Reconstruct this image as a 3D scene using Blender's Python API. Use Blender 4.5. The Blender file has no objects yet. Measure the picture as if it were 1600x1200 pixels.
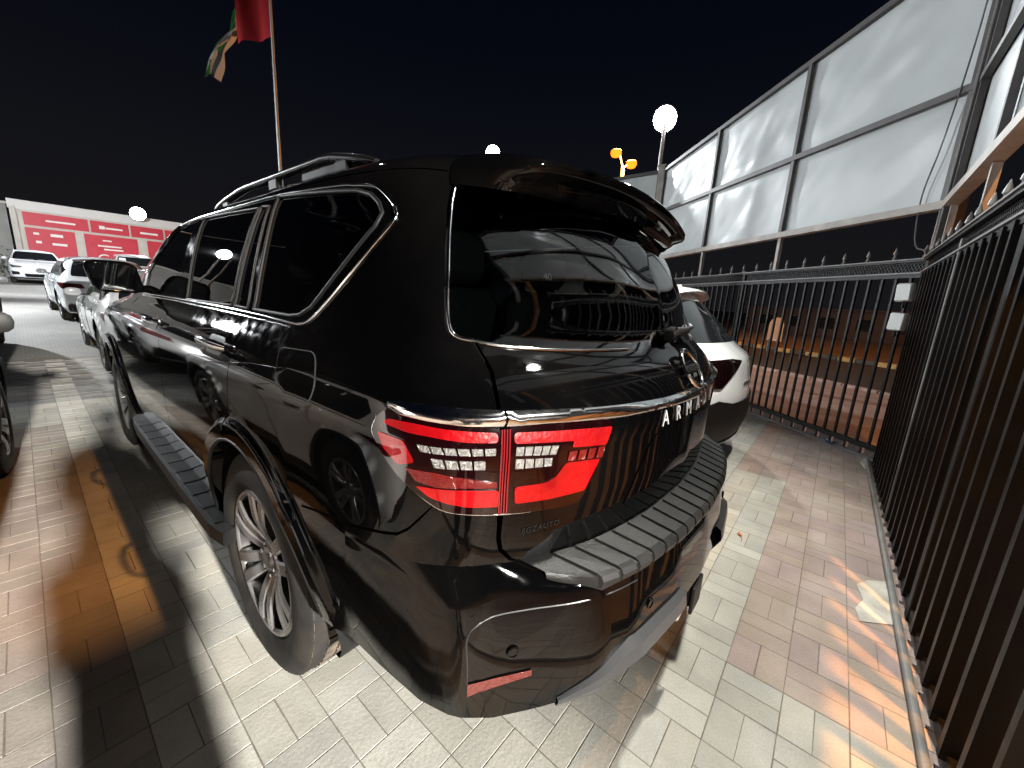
import bpy, bmesh, math, random
import numpy as np
from mathutils import Vector, Matrix, noise
from mathutils.geometry import delaunay_2d_cdt
rnd = random.Random(7)
scene = bpy.context.scene
COL = scene.collection
R = math.radians

# ------------------------------------------------------------------ camera
CAM_LOC = Vector((-1.4044, -1.4899, 1.4125)); YAW, PITCH, ROLL = R(51.146), R(-12.0), R(3.306)
cam_data = bpy.data.cameras.new('camera'); cam = bpy.data.objects.new('camera', cam_data); COL.objects.link(cam)
f_ = Vector((math.sin(YAW)*math.cos(PITCH), math.cos(YAW)*math.cos(PITCH), math.sin(PITCH)))
r_ = Vector((math.cos(YAW), -math.sin(YAW), 0)); u_ = r_.cross(f_)
r2 = r_*math.cos(ROLL)+u_*math.sin(ROLL); u2 = u_*math.cos(ROLL)-r_*math.sin(ROLL)
m3 = Matrix((r2, u2, -f_)).transposed()
cam.matrix_world = Matrix.Translation(CAM_LOC) @ m3.to_4x4()
cam_data.sensor_width = 36; cam_data.lens = 614.73/1600*36
cam_data.clip_start = 0.02; cam_data.clip_end = 2000
scene.camera = cam

# ------------------------------------------------------------------ night sky, moon, exposure
world = bpy.data.worlds.new('World'); scene.world = world; world.use_nodes = True
wn = world.node_tree; bg = wn.nodes['Background']
sky = wn.nodes.new('ShaderNodeTexSky'); sky.sky_type = 'NISHITA'; sky.sun_disc = False
sky.sun_elevation = R(8); sky.sun_rotation = R(160); sky.air_density = 2.0
hs = wn.nodes.new('ShaderNodeMix'); hs.data_type = 'RGBA'; hs.inputs[0].default_value = 0.998
wn.links.new(sky.outputs[0], hs.inputs[6]); wn.links.new(hs.outputs[2], bg.inputs[0])
wtc = wn.nodes.new('ShaderNodeTexCoord'); wsp = wn.nodes.new('ShaderNodeSeparateXYZ'); wmr = wn.nodes.new('ShaderNodeMapRange'); wmr.inputs[1].default_value = 0.0; wmr.inputs[2].default_value = .55; wmr.interpolation_type = 'SMOOTHSTEP'
wcm = wn.nodes.new('ShaderNodeMix'); wcm.data_type = 'RGBA'; wcm.inputs[6].default_value = (.62,.62,.72,1); wcm.inputs[7].default_value = (.10,.16,.40,1)   # town glow low down, navy overhead
wn.links.new(wtc.outputs['Generated'], wsp.inputs[0]); wn.links.new(wsp.outputs[2], wmr.inputs[0]); wn.links.new(wmr.outputs[0], wcm.inputs[0]); wn.links.new(wcm.outputs[2], hs.inputs[7])
bg.inputs[1].default_value = 0.011
moon = bpy.data.lights.new('moon', 'SUN'); moon.energy = 0.01; moon.angle = R(0.5); moon.color = (.8, .88, 1)
mo = bpy.data.objects.new('moon', moon); COL.objects.link(mo); mo.rotation_euler = (R(55), 0, R(160))
vs = scene.view_settings; vs.view_transform = 'Standard'; vs.look = 'None'; vs.exposure = 0.3; vs.gamma = 1.0; vs.use_curve_mapping = False
try:
    scene.cycles.use_denoising = True; scene.cycles.max_bounces = 8; scene.cycles.glossy_bounces = 5
    scene.cycles.transparent_max_bounces = 12; scene.cycles.sample_clamp_indirect = 6.0
    scene.cycles.caustics_reflective = False; scene.cycles.caustics_refractive = False
except Exception: pass

# ------------------------------------------------------------------ materials
MATS = {}
def mat(name, col=(.5,.5,.5), rough=.5, metal=0, coat=0, coat_r=.03, spec=.5, emit=None, emit_s=0, noise_amt=0, noise_scale=8, rough_amt=0, bump=0, bump_scale=60, detail=6, dust=None, dust_amt=0, dust_scale=3):
    if name in MATS: return MATS[name]
    m = bpy.data.materials.new(name); m.use_nodes = True; nt = m.node_tree; b = nt.nodes['Principled BSDF']
    b.inputs['Base Color'].default_value = (*col, 1); b.inputs['Roughness'].default_value = rough; b.inputs['Metallic'].default_value = metal
    b.inputs['Coat Weight'].default_value = coat; b.inputs['Coat Roughness'].default_value = coat_r; b.inputs['Specular IOR Level'].default_value = spec
    if name == 'black_paint': b.inputs['Coat IOR'].default_value = 1.32
    if emit: b.inputs['Emission Color'].default_value = (*emit, 1); b.inputs['Emission Strength'].default_value = emit_s
    tc = nt.nodes.new('ShaderNodeTexCoord')
    def nz(scale, det=detail):
        n = nt.nodes.new('ShaderNodeTexNoise'); n.inputs['Scale'].default_value = scale; n.inputs['Detail'].default_value = det
        nt.links.new(tc.outputs['Object'], n.inputs['Vector']); return n
    colsock = None
    if noise_amt:
        n = nz(noise_scale); mx = nt.nodes.new('ShaderNodeMix'); mx.data_type = 'RGBA'
        mx.inputs[6].default_value = tuple(c*(1-noise_amt) for c in col)+(1,); mx.inputs[7].default_value = tuple(min(1, c*(1+noise_amt)) for c in col)+(1,)
        rp = nt.nodes.new('ShaderNodeMapRange'); rp.inputs[1].default_value = .3; rp.inputs[2].default_value = .7
        nt.links.new(n.outputs[0], rp.inputs[0]); nt.links.new(rp.outputs[0], mx.inputs[0]); colsock = mx.outputs[2]
    if dust:
        n = nz(dust_scale, 8); rp = nt.nodes.new('ShaderNodeMapRange'); rp.inputs[1].default_value = .42; rp.inputs[2].default_value = .72; rp.inputs[4].default_value = dust_amt
        nt.links.new(n.outputs[0], rp.inputs[0]); mx = nt.nodes.new('ShaderNodeMix'); mx.data_type = 'RGBA'
        mx.inputs[6].default_value = (*col, 1); mx.inputs[7].default_value = (*dust, 1)
        if colsock: nt.links.new(colsock, mx.inputs[6])
        nt.links.new(rp.outputs[0], mx.inputs[0]); colsock = mx.outputs[2]
    if colsock: nt.links.new(colsock, b.inputs['Base Color'])
    if rough_amt:
        n = nz(noise_scale*1.7); rp = nt.nodes.new('ShaderNodeMapRange'); rp.inputs[3].default_value = max(0, rough-rough_amt); rp.inputs[4].default_value = min(1, rough+rough_amt)
        nt.links.new(n.outputs[0], rp.inputs[0]); nt.links.new(rp.outputs[0], b.inputs['Roughness'])
    if bump:
        n = nz(bump_scale, 4); bp = nt.nodes.new('ShaderNodeBump'); bp.inputs['Strength'].default_value = bump; bp.inputs['Distance'].default_value = .01
        nt.links.new(n.outputs[0], bp.inputs['Height']); nt.links.new(bp.outputs[0], b.inputs['Normal'])
    if name == 'black_paint':   # fine wash marks: the gloss of the clear coat is not even
        n = nz(26, 8); rp = nt.nodes.new('ShaderNodeMapRange'); rp.inputs[1].default_value = .35; rp.inputs[2].default_value = .75; rp.inputs[3].default_value = .010; rp.inputs[4].default_value = .075
        nt.links.new(n.outputs[0], rp.inputs[0]); nt.links.new(rp.outputs[0], b.inputs['Coat Roughness'])
    MATS[name] = m; return m
def glass_mat(name, tint, rough=.01, ior=1.5, refl=1.0):
    if name in MATS: return MATS[name]
    m = bpy.data.materials.new(name); m.use_nodes = True; nt = m.node_tree; nt.nodes.clear()
    o = nt.nodes.new('ShaderNodeOutputMaterial'); mx = nt.nodes.new('ShaderNodeMixShader'); t = nt.nodes.new('ShaderNodeBsdfTransparent'); g = nt.nodes.new('ShaderNodeBsdfGlossy')
    t.inputs[0].default_value = (*tint, 1); g.inputs['Roughness'].default_value = rough; g.inputs[0].default_value = (refl, refl, refl, 1)
    fr = nt.nodes.new('ShaderNodeFresnel'); fr.inputs[0].default_value = ior
    nt.links.new(fr.outputs[0], mx.inputs[0]); nt.links.new(t.outputs[0], mx.inputs[1]); nt.links.new(g.outputs[0], mx.inputs[2]); nt.links.new(mx.outputs[0], o.inputs[0])
    MATS[name] = m; return m
BLACK = mat('black_paint', (.0006,.0006,.0007), .30, spec=.0, coat=1.0, coat_r=.012, dust=(.012,.010,.008), dust_amt=.12, dust_scale=2.2)
WHITEP = mat('white_paint', (.72,.74,.76), .25, coat=1.0, coat_r=.03)
SILVERP = mat('silver_paint', (.42,.44,.46), .28, metal=.4, coat=1.0, coat_r=.03)
GREYP = mat('grey_paint', (.10,.11,.12), .25, metal=.3, coat=1.0)
PRIVACY = glass_mat('privacy_glass', (.10,.11,.11))
CLEAR = glass_mat('light_tint_glass', (.45,.50,.48))
DARKGL = mat('dark_car_glass', (.012,.014,.016), .04, coat=1, coat_r=.01)
CHROME = mat('chrome', (.78,.79,.80), .10, metal=1, rough_amt=.05, noise_scale=30)
RUBBER = mat('tyre_rubber', (.011,.0105,.010), .75, spec=.3, dust=(.06,.046,.033), dust_amt=.35, dust_scale=9, bump=.15, bump_scale=200)
TREAD = mat('tread_rubber', (.03,.026,.022), .85, dust=(.16,.12,.08), dust_amt=.8, dust_scale=14, bump=.3, bump_scale=120)
PLASTIC = mat('black_plastic', (.005,.005,.0053), .5, spec=.25, bump=.12, bump_scale=300, dust=(.03,.026,.022), dust_amt=.20, dust_scale=6)
SEAL = mat('rubber_seal', (.003,.003,.003), .6, spec=.2)
PAD = mat('step_pad_rubber', (.005,.0052,.0054), .40, spec=.3, rough_amt=.12, noise_scale=14, bump=.2, bump_scale=260, dust=(.022,.020,.018), dust_amt=.45, dust_scale=5)
RIM = mat('machined_alloy', (.34,.34,.35), .30, metal=.75, rough_amt=.1, noise_scale=20, dust=(.16,.13,.10), dust_amt=.3, dust_scale=10)
RIMDARK = mat('dark_alloy', (.05,.05,.052), .4, metal=.7, dust=(.2,.16,.11), dust_amt=.25, dust_scale=12)
LENSBLK = mat('smoked_lens', (.0035,.0004,.0006), .1, spec=.1, coat=1, coat_r=.01)
REDBAR = mat('red_light_bar', (.16,.0008,.0018), .35, spec=.1, coat=1, coat_r=.02, noise_amt=.35, noise_scale=9, bump=.25, bump_scale=70)
REDDIM = mat('red_reflector', (.06,.0008,.0012), .15, coat=1, coat_r=.02, bump=.6, bump_scale=90)
CLEARLED = mat('clear_led_optic', (.13,.122,.115), .25, metal=.4, coat=1, bump=.8, bump_scale=160)
INTERIOR = mat('cabin_fabric', (.02,.02,.021), .8)
STEELBLK = mat('black_fence_paint', (.004,.004,.0045), .45, spec=.25, rough_amt=.10, noise_scale=6, dust=(.05,.04,.03), dust_amt=.10, dust_scale=4, bump=.1, bump_scale=90)
STEELGRY = mat('grey_steel', (.16,.16,.155), .5, noise_amt=.25, noise_scale=6, bump=.1, bump_scale=60)
GALV = mat('weathered_steel', (.30,.29,.27), .5, metal=.3, noise_amt=.35, noise_scale=7)

# ------------------------------------------------------------------ object helpers
def link(o, parent=None):
    COL.objects.link(o)
    if parent is not None: o.parent = parent
    return o
def thing(name, label, cat, loc=(0,0,0), rotz=0, group=None):
    o = bpy.data.objects.new(name, None); COL.objects.link(o); o.location = loc; o.rotation_euler = (0,0,rotz); o.empty_display_size = .2
    return tag(o, label, cat, group)
def tag(o, label, cat, group=None):
    o['label'] = label; o['category'] = cat
    if group: o['group'] = group
    return o
def kind(o, k): o['kind'] = k; return o
def meshobj(name, verts, faces, m, parent=None, smooth=None, normals=None):
    me = bpy.data.meshes.new(name); me.from_pydata([tuple(v) for v in verts], [], faces)
    if m is not None: me.materials.append(m)
    if normals is not None:
        me.polygons.foreach_set('use_smooth', [True]*len(me.polygons)); me.update()
        me.normals_split_custom_set_from_vertices([tuple(n) for n in normals])
    elif smooth is not None:
        me.polygons.foreach_set('use_smooth', [True]*len(me.polygons)); me.update(); me.set_sharp_from_angle(angle=R(smooth))
    me.update()
    return link(bpy.data.objects.new(name, me), parent)
def inst(o, parent=None, loc=None, rot=None, scale=None):
    c = o.copy(); COL.objects.link(c); c.parent = parent
    if loc is not None: c.location = loc
    if rot is not None: c.rotation_euler = rot
    if scale is not None: c.scale = scale
    return c
def copy_tree(o, parent=None):
    c = o.copy(); COL.objects.link(c); c.parent = parent
    for ch in list(o.children): copy_tree(ch, c)
    return c
class MB:
    def __init__(s): s.v = []; s.f = []
    def add(s, vs, fs):
        n = len(s.v); s.v += [Vector(v) for v in vs]; s.f += [tuple(i+n for i in f) for f in fs]; return s
    def box(s, c, d, rz=0, bev=0, mtx=None):
        x, y, z = d[0]/2, d[1]/2, d[2]/2
        if bev:
            b = bev; V = []; 
            prof = [(-x+b,-y),(x-b,-y),(x,-y+b),(x,y-b),(x-b,y),(-x+b,y),(-x,y-b),(-x,-y+b)]
            ins = [(-x+b,-y+b),(x-b,-y+b),(x-b,-y+b),(x-b,y-b),(x-b,y-b),(-x+b,y-b),(-x+b,y-b),(-x+b,-y+b)]
            V = [(p[0],p[1],-z+b) for p in prof]+[(p[0],p[1],z-b) for p in prof]+[(p[0],p[1],z) for p in (ins[0],ins[1],ins[3],ins[5])]+[(p[0],p[1],-z) for p in (ins[0],ins[1],ins[3],ins[5])]
            F = [(i,(i+1)%8,8+(i+1)%8,8+i) for i in range(8)]
            top = [16,16+1,17,18,18,19,19,16]; t8 = [16,17,17,18,18,19,19,16]
            for i in range(8):
                a, b2 = t8[i], t8[(i+1)%8]
                F.append((8+i,8+(i+1)%8,b2,a) if a != b2 else (8+i,8+(i+1)%8,a))
                a, b2 = a+4, b2+4
                F.append(((i+1)%8,i,a,b2) if a != b2 else ((i+1)%8,i,a))
            F += [(16,17,18,19),(23,22,21,20)]
        else:
            V = [(-x,-y,-z),(x,-y,-z),(x,y,-z),(-x,y,-z),(-x,-y,z),(x,-y,z),(x,y,z),(-x,y,z)]
            F = [(3,2,1,0),(4,5,6,7),(0,1,5,4),(1,2,6,5),(2,3,7,6),(3,0,4,7)]
        M = mtx if mtx is not None else Matrix.Translation(Vector(c)) @ Matrix.Rotation(rz,4,'Z')
        return s.add([M @ Vector(v) for v in V], F)
    def tube(s, pts, r, seg=8, closed=False, sx=1, sy=1, cap=True):
        pts = [Vector(p) for p in pts]; n = len(pts); rr = r if hasattr(r,'__len__') else [r]*n; V = []; prev = None
        for i, p in enumerate(pts):
            if closed: d = pts[(i+1)%n]-pts[i-1]
            else: d = pts[min(i+1,n-1)]-pts[max(i-1,0)]
            d.normalize()
            up = Vector((0,0,1)) if abs(d.z) < .9 else Vector((0,1,0))
            if prev is not None:
                a = prev-d*prev.dot(d)
                if a.length > 1e-6: a.normalize()
                else: a = d.cross(up).normalized()
            else: a = d.cross(up).normalized()
            prev = a; b = d.cross(a)
            for k in range(seg):
                t = 2*math.pi*k/seg; V.append(p+a*math.cos(t)*rr[i]*sx+b*math.sin(t)*rr[i]*sy)
        F = []
        for i in range(n if closed else n-1):
            j = (i+1)%n
            for k in range(seg): F.append((i*seg+k, i*seg+(k+1)%seg, j*seg+(k+1)%seg, j*seg+k))
        if not closed and cap: F += [tuple(range(seg))[::-1], tuple((n-1)*seg+k for k in range(seg))]
        return s.add(V, F)
    def bar(s, a, b, w, h=None):
        """square bar from a to b"""
        a, b = Vector(a), Vector(b); h = h or w; d = (b-a).normalized(); up = Vector((0,0,1)) if abs(d.z) < .9 else Vector((0,1,0))
        x = d.cross(up).normalized(); y = x.cross(d)
        V = [p+x*sx*w/2+y*sy*h/2 for p in (a,b) for sx, sy in ((-1,-1),(1,-1),(1,1),(-1,1))]
        return s.add(V, [(0,1,2,3),(7,6,5,4),(0,4,5,1),(1,5,6,2),(2,6,7,3),(3,7,4,0)])
    def lathe(s, prof, seg=32, axis='X', c=(0,0,0), closed=False, cap=False):
        """prof list of (a, r): a along axis"""
        V = []; n = len(prof); c = Vector(c)
        for a, r in prof:
            for k in range(seg):
                t = 2*math.pi*k/seg; p = Vector((a, r*math.cos(t), r*math.sin(t)))
                if axis == 'Z': p = Vector((p.y, p.z, p.x))
                if axis == 'Y': p = Vector((p.z, p.x, p.y))
                V.append(c+p)
        F = []
        for i in range(n-1 if not closed else n):
            j = (i+1)%n
            for k in range(seg): F.append((i*seg+k, j*seg+k, j*seg+(k+1)%seg, i*seg+(k+1)%seg))
        if cap and not closed:
            if prof[0][1] > 1e-6: F.append(tuple(range(seg)))
            if prof[-1][1] > 1e-6: F.append(tuple((n-1)*seg+k for k in range(seg))[::-1])
        return s.add(V, F)
    def loft(s, rows, closed=False, cap=False):
        n = len(s.v); m = len(rows[0]); V = [Vector(p) for r in rows for p in r]; F = []
        for i in range(len(rows)-1):
            for k in range(m if closed else m-1): F.append((i*m+k, i*m+(k+1)%m, (i+1)*m+(k+1)%m, (i+1)*m+k))
        if cap: F += [tuple(range(m))[::-1], tuple((len(rows)-1)*m+k for k in range(m))]
        return s.add(V, F)
    def prism(s, poly, z0, z1, mtx=None):
        n = len(poly); V = [(p[0],p[1],z0) for p in poly]+[(p[0],p[1],z1) for p in poly]
        F = [tuple(range(n))[::-1], tuple(range(n,2*n))]+[(i,(i+1)%n,n+(i+1)%n,n+i) for i in range(n)]
        return s.add([mtx @ Vector(v) for v in V] if mtx is not None else V, F)
    def build(s, name, m, parent=None, smooth=None, flip=False):
        fs = [f[::-1] for f in s.f] if flip else s.f
        return meshobj(name, s.v, fs, m, parent, smooth)

# ------------------------------------------------------------------ parametric car shells
def pchip(xk, yk):
    xk = np.asarray(xk, float); yk = np.asarray(yk, float); h = np.diff(xk); d = np.diff(yk)/h; m = np.zeros_like(yk)
    for i in range(1, len(xk)-1):
        if d[i-1]*d[i] > 0:
            w1 = 2*h[i]+h[i-1]; w2 = h[i]+2*h[i-1]; m[i] = (w1+w2)/(w1/d[i-1]+w2/d[i])
    m[0] = d[0]; m[-1] = d[-1]
    def f(x):
        x = np.clip(np.asarray(x, float), xk[0], xk[-1]); i = np.clip(np.searchsorted(xk, x, side='right')-1, 0, len(h)-1); t = (x-xk[i])/h[i]
        return (1+2*t)*(1-t)**2*yk[i]+t*(1-t)**2*h[i]*m[i]+t*t*(3-2*t)*yk[i+1]+t*t*(t-1)*h[i]*m[i+1]
    return f
class Shell:
    """car skin: t runs round the plan contour from the rear centre along the left side to the nose, h up the section"""
    def __init__(s, sec, arches, rear=None, front=None, mid=(.25,1.35), ls=3.4, rl=.8, fl=.9, flare_r=.562, flare_d=.022, droop=(.042,-.1,.8,.035,.9,1.2,1.5), hoodz=1.2, rise=None):
        s.sec = np.array(sec, float); q = s.sec
        s.hk = np.concatenate([[0], np.cumsum(np.hypot(np.diff(q[:,0]), np.diff(q[:,1])))]); s.HM = s.hk[-1]
        s.fZ, s.fW, s.fR, s.fF = [pchip(s.hk, q[:,i]) for i in range(4)]
        R_ = np.array(rear or [(0,0),(.22,.011),(.43,.042),(.63,.095),(.77,.15),(.855,.195),(.915,.25),(.953,.33),(.975,.44),(.99,.60),(1.0,.80)])
        F_ = np.array(front or [(1.0,.9),(.985,.55),(.95,.33),(.88,.18),(.75,.095),(.5,.04),(0,0)])
        a = np.concatenate([[0], np.cumsum(np.hypot(np.diff(R_[:,0])*.96, np.diff(R_[:,1])))]); b = np.concatenate([[0], np.cumsum(np.hypot(np.diff(F_[:,0])*.96, np.diff(F_[:,1])))])
        s.LR, s.LF, s.LS = a[-1], b[-1], ls; s.xi, s.eta, s.xi2, s.eta2 = pchip(a,R_[:,0]), pchip(a,R_[:,1]), pchip(b,F_[:,0]), pchip(b,F_[:,1])
        s.TM = s.LR+s.LS+s.LF; s.rl = R_[-1,1]; s.fl = F_[0,1]; s.mid = mid; s.ar = arches; s.fr = flare_r; s.fd = flare_d; s.dr = droop; s.hz = hoodz
    def S(s, t, h):
        t = np.asarray(t, float); h = np.asarray(h, float); sg = np.where(t < 0, -1., 1.); a = np.abs(t)
        W, Z, yr, yf = s.fW(h), s.fZ(h), s.fR(h), s.fF(h); xi = np.where(a < s.LR, s.xi(a), np.where(a < s.LR+s.LS, 1., s.xi2(a-s.LR-s.LS)))
        c = .95-.45*np.clip((Z-s.hz)/.13, 0, 1); b = a-s.LR; y1, y2 = s.mid; k2 = y2-y1; L3 = s.LS-.6-k2
        ys = np.where(b < .6, yr+s.rl+b/.6*(y1-yr-s.rl), np.where(b < .6+k2, y1+(b-.6), y2+(b-.6-k2)/L3*(yf-s.fl*c-y2)))
        y = np.where(a < s.LR, yr+s.eta(a), np.where(b < s.LS, ys, yf-s.eta2(b-s.LS)*c))
        x = W*xi*(1-.010*np.clip((y-2.2)/1.8, 0, 1)**2); d = 0
        for cy, cz in s.ar:
            r = np.hypot(y-cy, Z-cz); k = np.clip((s.fr-r)/.030, 0, 1); d = d+s.fd*k*k*(3-2*k)*np.clip((Z-.15)/.2, 0, 1)
        x = x+d*np.clip((xi-.9)/.1, 0, 1); D = s.dr
        zt = np.clip((Z-D[6])/.3, 0, 1); dz = (D[0]*np.clip((D[1]-y)/D[2], 0, 1.2)**2+D[3]*np.clip((y-D[4])/D[5], 0, 1.5)**2)*zt
        return np.stack([-x*sg, y, Z-dz], -1)
    def P(s, t, h, off=0.):
        t = np.asarray(t, float); h = np.asarray(h, float)
        if callable(off):
            return s.S(t, h)+s.N0(t, h)*np.asarray(off(t, h))[..., None]
        if off == 0: return s.S(t, h)
        return s.S(t, h)+s.N0(t, h)*off
    def N0(s, t, h, e=2e-3):
        du = s.S(t+e, h)-s.S(t-e, h); dv = s.S(t, np.minimum(h+e, s.HM))-s.S(t, np.maximum(h-e, 0)); n = np.cross(dv, du)
        return n/(np.linalg.norm(n, axis=-1, keepdims=True)+1e-12)
    def N(s, t, h, off=0., e=2e-3):
        if not callable(off): return s.N0(t, h, e)
        du = s.P(t+e, h, off)-s.P(t-e, h, off); dv = s.P(t, np.minimum(h+e, s.HM), off)-s.P(t, np.maximum(h-e, 0), off); n = np.cross(dv, du)
        return n/(np.linalg.norm(n, axis=-1, keepdims=True)+1e-12)
    def hz_of(s, z):
        hh = np.linspace(0, s.HM, 800); return float(np.interp(z, s.fZ(hh), hh))
    def side(s, y, z):
        h = s.hz_of(z); tt = np.linspace(.3, s.TM, 1200); return float(np.interp(y, s.S(tt, np.full_like(tt, h))[:,1], tt)), h
    def rear(s, x, z):
        h = s.hz_of(z); tt = np.linspace(0, s.LR+.3, 500); xs = s.S(tt, np.full_like(tt, h))[:,0]; t = float(np.interp(abs(x), -xs, tt)); return (t if x <= 0 else -t), h
    def nose(s, x, z):
        h = s.hz_of(z); tt = np.linspace(s.TM-1.2, s.TM, 500); xs = -s.S(tt, np.full_like(tt, h))[:,0]; t = float(np.interp(abs(x), xs[::-1], tt[::-1])); return t, h
    def circle(s, cy, cz, r, n=64): return [s.side(cy+r*math.cos(2*math.pi*k/n), max(cz+r*math.sin(2*math.pi*k/n), s.sec[0,0])) for k in range(n)]
def inpoly(P, poly):
    x, y = P[:,0], P[:,1]; n = len(poly); c = np.zeros(len(P), bool); j = n-1
    for i in range(n):
        xi, yi = poly[i]; xj, yj = poly[j]
        if yi != yj:
            m = ((yi > y) != (yj > y)) & (x < (xj-xi)*(y-yi)/(yj-yi)+xi); c ^= m
        j = i
    return c
def resample(poly, step, closed=True):
    out = []; n = len(poly)
    for i in range(n if closed else n-1):
        a, b = poly[i], poly[(i+1)%n]; k = max(1, int(math.hypot(b[0]-a[0], b[1]-a[1])/step))
        out += [(a[0]+(b[0]-a[0])*q/k, a[1]+(b[1]-a[1])*q/k) for q in range(k)]
    if not closed: out.append(poly[-1])
    return out
def rounded(poly, r, n=5):
    out = []; N = len(poly)
    for i in range(N):
        p = Vector(poly[i]); a = Vector(poly[i-1])-p; b = Vector(poly[(i+1)%N])-p; k = min(r, a.length*.45, b.length*.45)
        A = p+a.normalized()*k; B = p+b.normalized()*k
        for q in range(n+1):
            t = q/n; w = A*(1-t)**2+p*2*t*(1-t)+B*t*t; out.append((w.x, w.y))
    return out
def catmull(pts, n=6, closed=False):
    out = []; N = len(pts); g = lambda i: Vector(pts[i % N]) if closed else Vector(pts[max(0, min(N-1, i))])
    for i in range(N if closed else N-1):
        p0, p1, p2, p3 = g(i-1), g(i), g(i+1), g(i+2)
        for k in range(n):
            t = k/n; out.append(tuple(.5*((2*p1)+(p2-p0)*t+(2*p0-5*p1+4*p2-p3)*t*t+(3*p1-p0-3*p2+p3)*t**3)))
    if not closed: out.append(tuple(pts[-1]))
    return out
def panel(sh, name, poly, m, parent, holes=(), off=0., grid=.06, ret=.012, both=False, mirror=False, step=None, extra=()):
    """a sheet of the shell cut to the outline poly in (t, h), with its edges turned inwards"""
    step = step or grid*.6; poly = resample(poly, step); hs_ = [resample(q, step) for q in holes]
    pa = np.array(poly); lo, hi = pa.min(0), pa.max(0); pts = [tuple(p) for p in poly]; edges = [(i, (i+1)%len(poly)) for i in range(len(poly))]
    for q in hs_:
        n = len(pts); pts += [tuple(p) for p in q]; edges += [(n+i, n+(i+1)%len(q)) for i in range(len(q))]
    gx = np.arange(lo[0]+grid*.5, hi[0], grid); gy = np.arange(lo[1]+grid*.5, hi[1], grid*.8)
    if len(gx) and len(gy):
        G = np.stack(np.meshgrid(gx, gy), -1).reshape(-1, 2); G = G[inpoly(G, poly)]
        for q in hs_: G = G[~inpoly(G, q)]
        if len(extra):
            X = np.array(extra); X = X[inpoly(X, poly)]
            for q in hs_: X = X[~inpoly(X, q)]
            if len(X):
                G = G[np.min(np.hypot(G[:,None,0]-X[None,:,0], G[:,None,1]-X[None,:,1]), 1) > .02] if len(G) else G; G = np.concatenate([G, X])
        B = np.array(pts)
        if len(G):
            dmin = np.min(np.hypot(G[:,None,0]-B[None,:,0], G[:,None,1]-B[None,:,1]), 1); G = G[dmin > min(grid*.25, .008)]; pts += [tuple(p) for p in G]
    V2, E2, F2, *_ = delaunay_2d_cdt([Vector(p) for p in pts], edges, [], 0, 1e-6)
    V2 = np.array([tuple(v) for v in V2]); F2 = np.array([f for f in F2 if len(f) == 3]); C = V2[F2].mean(1)
    ok = inpoly(C, poly)
    for q in hs_: ok &= ~inpoly(C, q)
    F2 = F2[ok]; a = V2[F2]; ar = (a[:,1,0]-a[:,0,0])*(a[:,2,1]-a[:,0,1])-(a[:,2,0]-a[:,0,0])*(a[:,1,1]-a[:,0,1])
    F2 = np.where((ar > 0)[:,None], F2[:,::-1], F2)
    # keep the largest connected piece
    par = list(range(len(V2)))
    def find(i):
        while par[i] != i: par[i] = par[par[i]]; i = par[i]
        return i
    for f in F2:
        r0, r1, r2_ = find(f[0]), find(f[1]), find(f[2]); par[r1] = r0; par[find(r2_)] = r0
    roots = np.array([find(f[0]) for f in F2]); big = np.bincount(roots).argmax(); F2 = F2[roots == big]
    used = np.unique(F2); rem = -np.ones(len(V2), int); rem[used] = np.arange(len(used)); V2 = V2[used]; F2 = rem[F2]
    t, h = V2[:,0], V2[:,1]; P = sh.P(t, h, off); N = sh.N(t, h, off); faces = [tuple(int(i) for i in f) for f in F2]; n0 = len(P); V = P
    LN = [N[i] for f in faces for i in f]
    if ret:
        cnt = set()
        for f in faces:
            for k in range(3): cnt.add((f[k], f[(k+1)%3]))
        bd = [e for e in cnt if (e[1], e[0]) not in cnt]; idx = {}; nv = []
        for e in bd:
            for i in e:
                if i not in idx: idx[i] = n0+len(nv); nv.append(P[i]-N[i]*ret)
        for a_, b_ in bd:
            d = P[b_]-P[a_]; sn = np.cross(d, N[a_]); sn = sn/(np.linalg.norm(sn)+1e-12); faces.append((b_, a_, idx[a_], idx[b_])); LN += [sn]*4
        if nv: V = np.concatenate([V, np.array(nv)])
    mir = np.array([-1., 1, 1]); LN = np.array(LN)
    if mirror or both:
        mf = [f[::-1] for f in faces]; ml = []; q = 0
        for f in faces:
            k = len(f); ml.append((LN[q:q+k]*mir)[::-1]); q += k
        ml = np.concatenate(ml)
    if mirror: V = V*mir; faces = mf; LN = ml
    if both:
        n = len(V); faces = faces+[tuple(i+n for i in f) for f in mf]; V = np.concatenate([V, V*mir]); LN = np.concatenate([LN, ml])
    o = meshobj(name, V, faces, m, parent, smooth=180); o.data.normals_split_custom_set([tuple(x) for x in LN]); return o
def trim(sh, name, line, r, m, parent, off=.002, mirror=False, closed=False, sx=1, sy=1, seg=8):
    """a moulding that follows the shell"""
    L = resample(line, .03, closed); t = np.array([p[0] for p in L]); h = np.array([p[1] for p in L]); P = sh.P(t, h, off)
    if mirror: P = P*np.array([-1., 1, 1])
    return MB().tube(P, r, seg, closed, sx, sy).build(name, m, parent, smooth=60)
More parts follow.
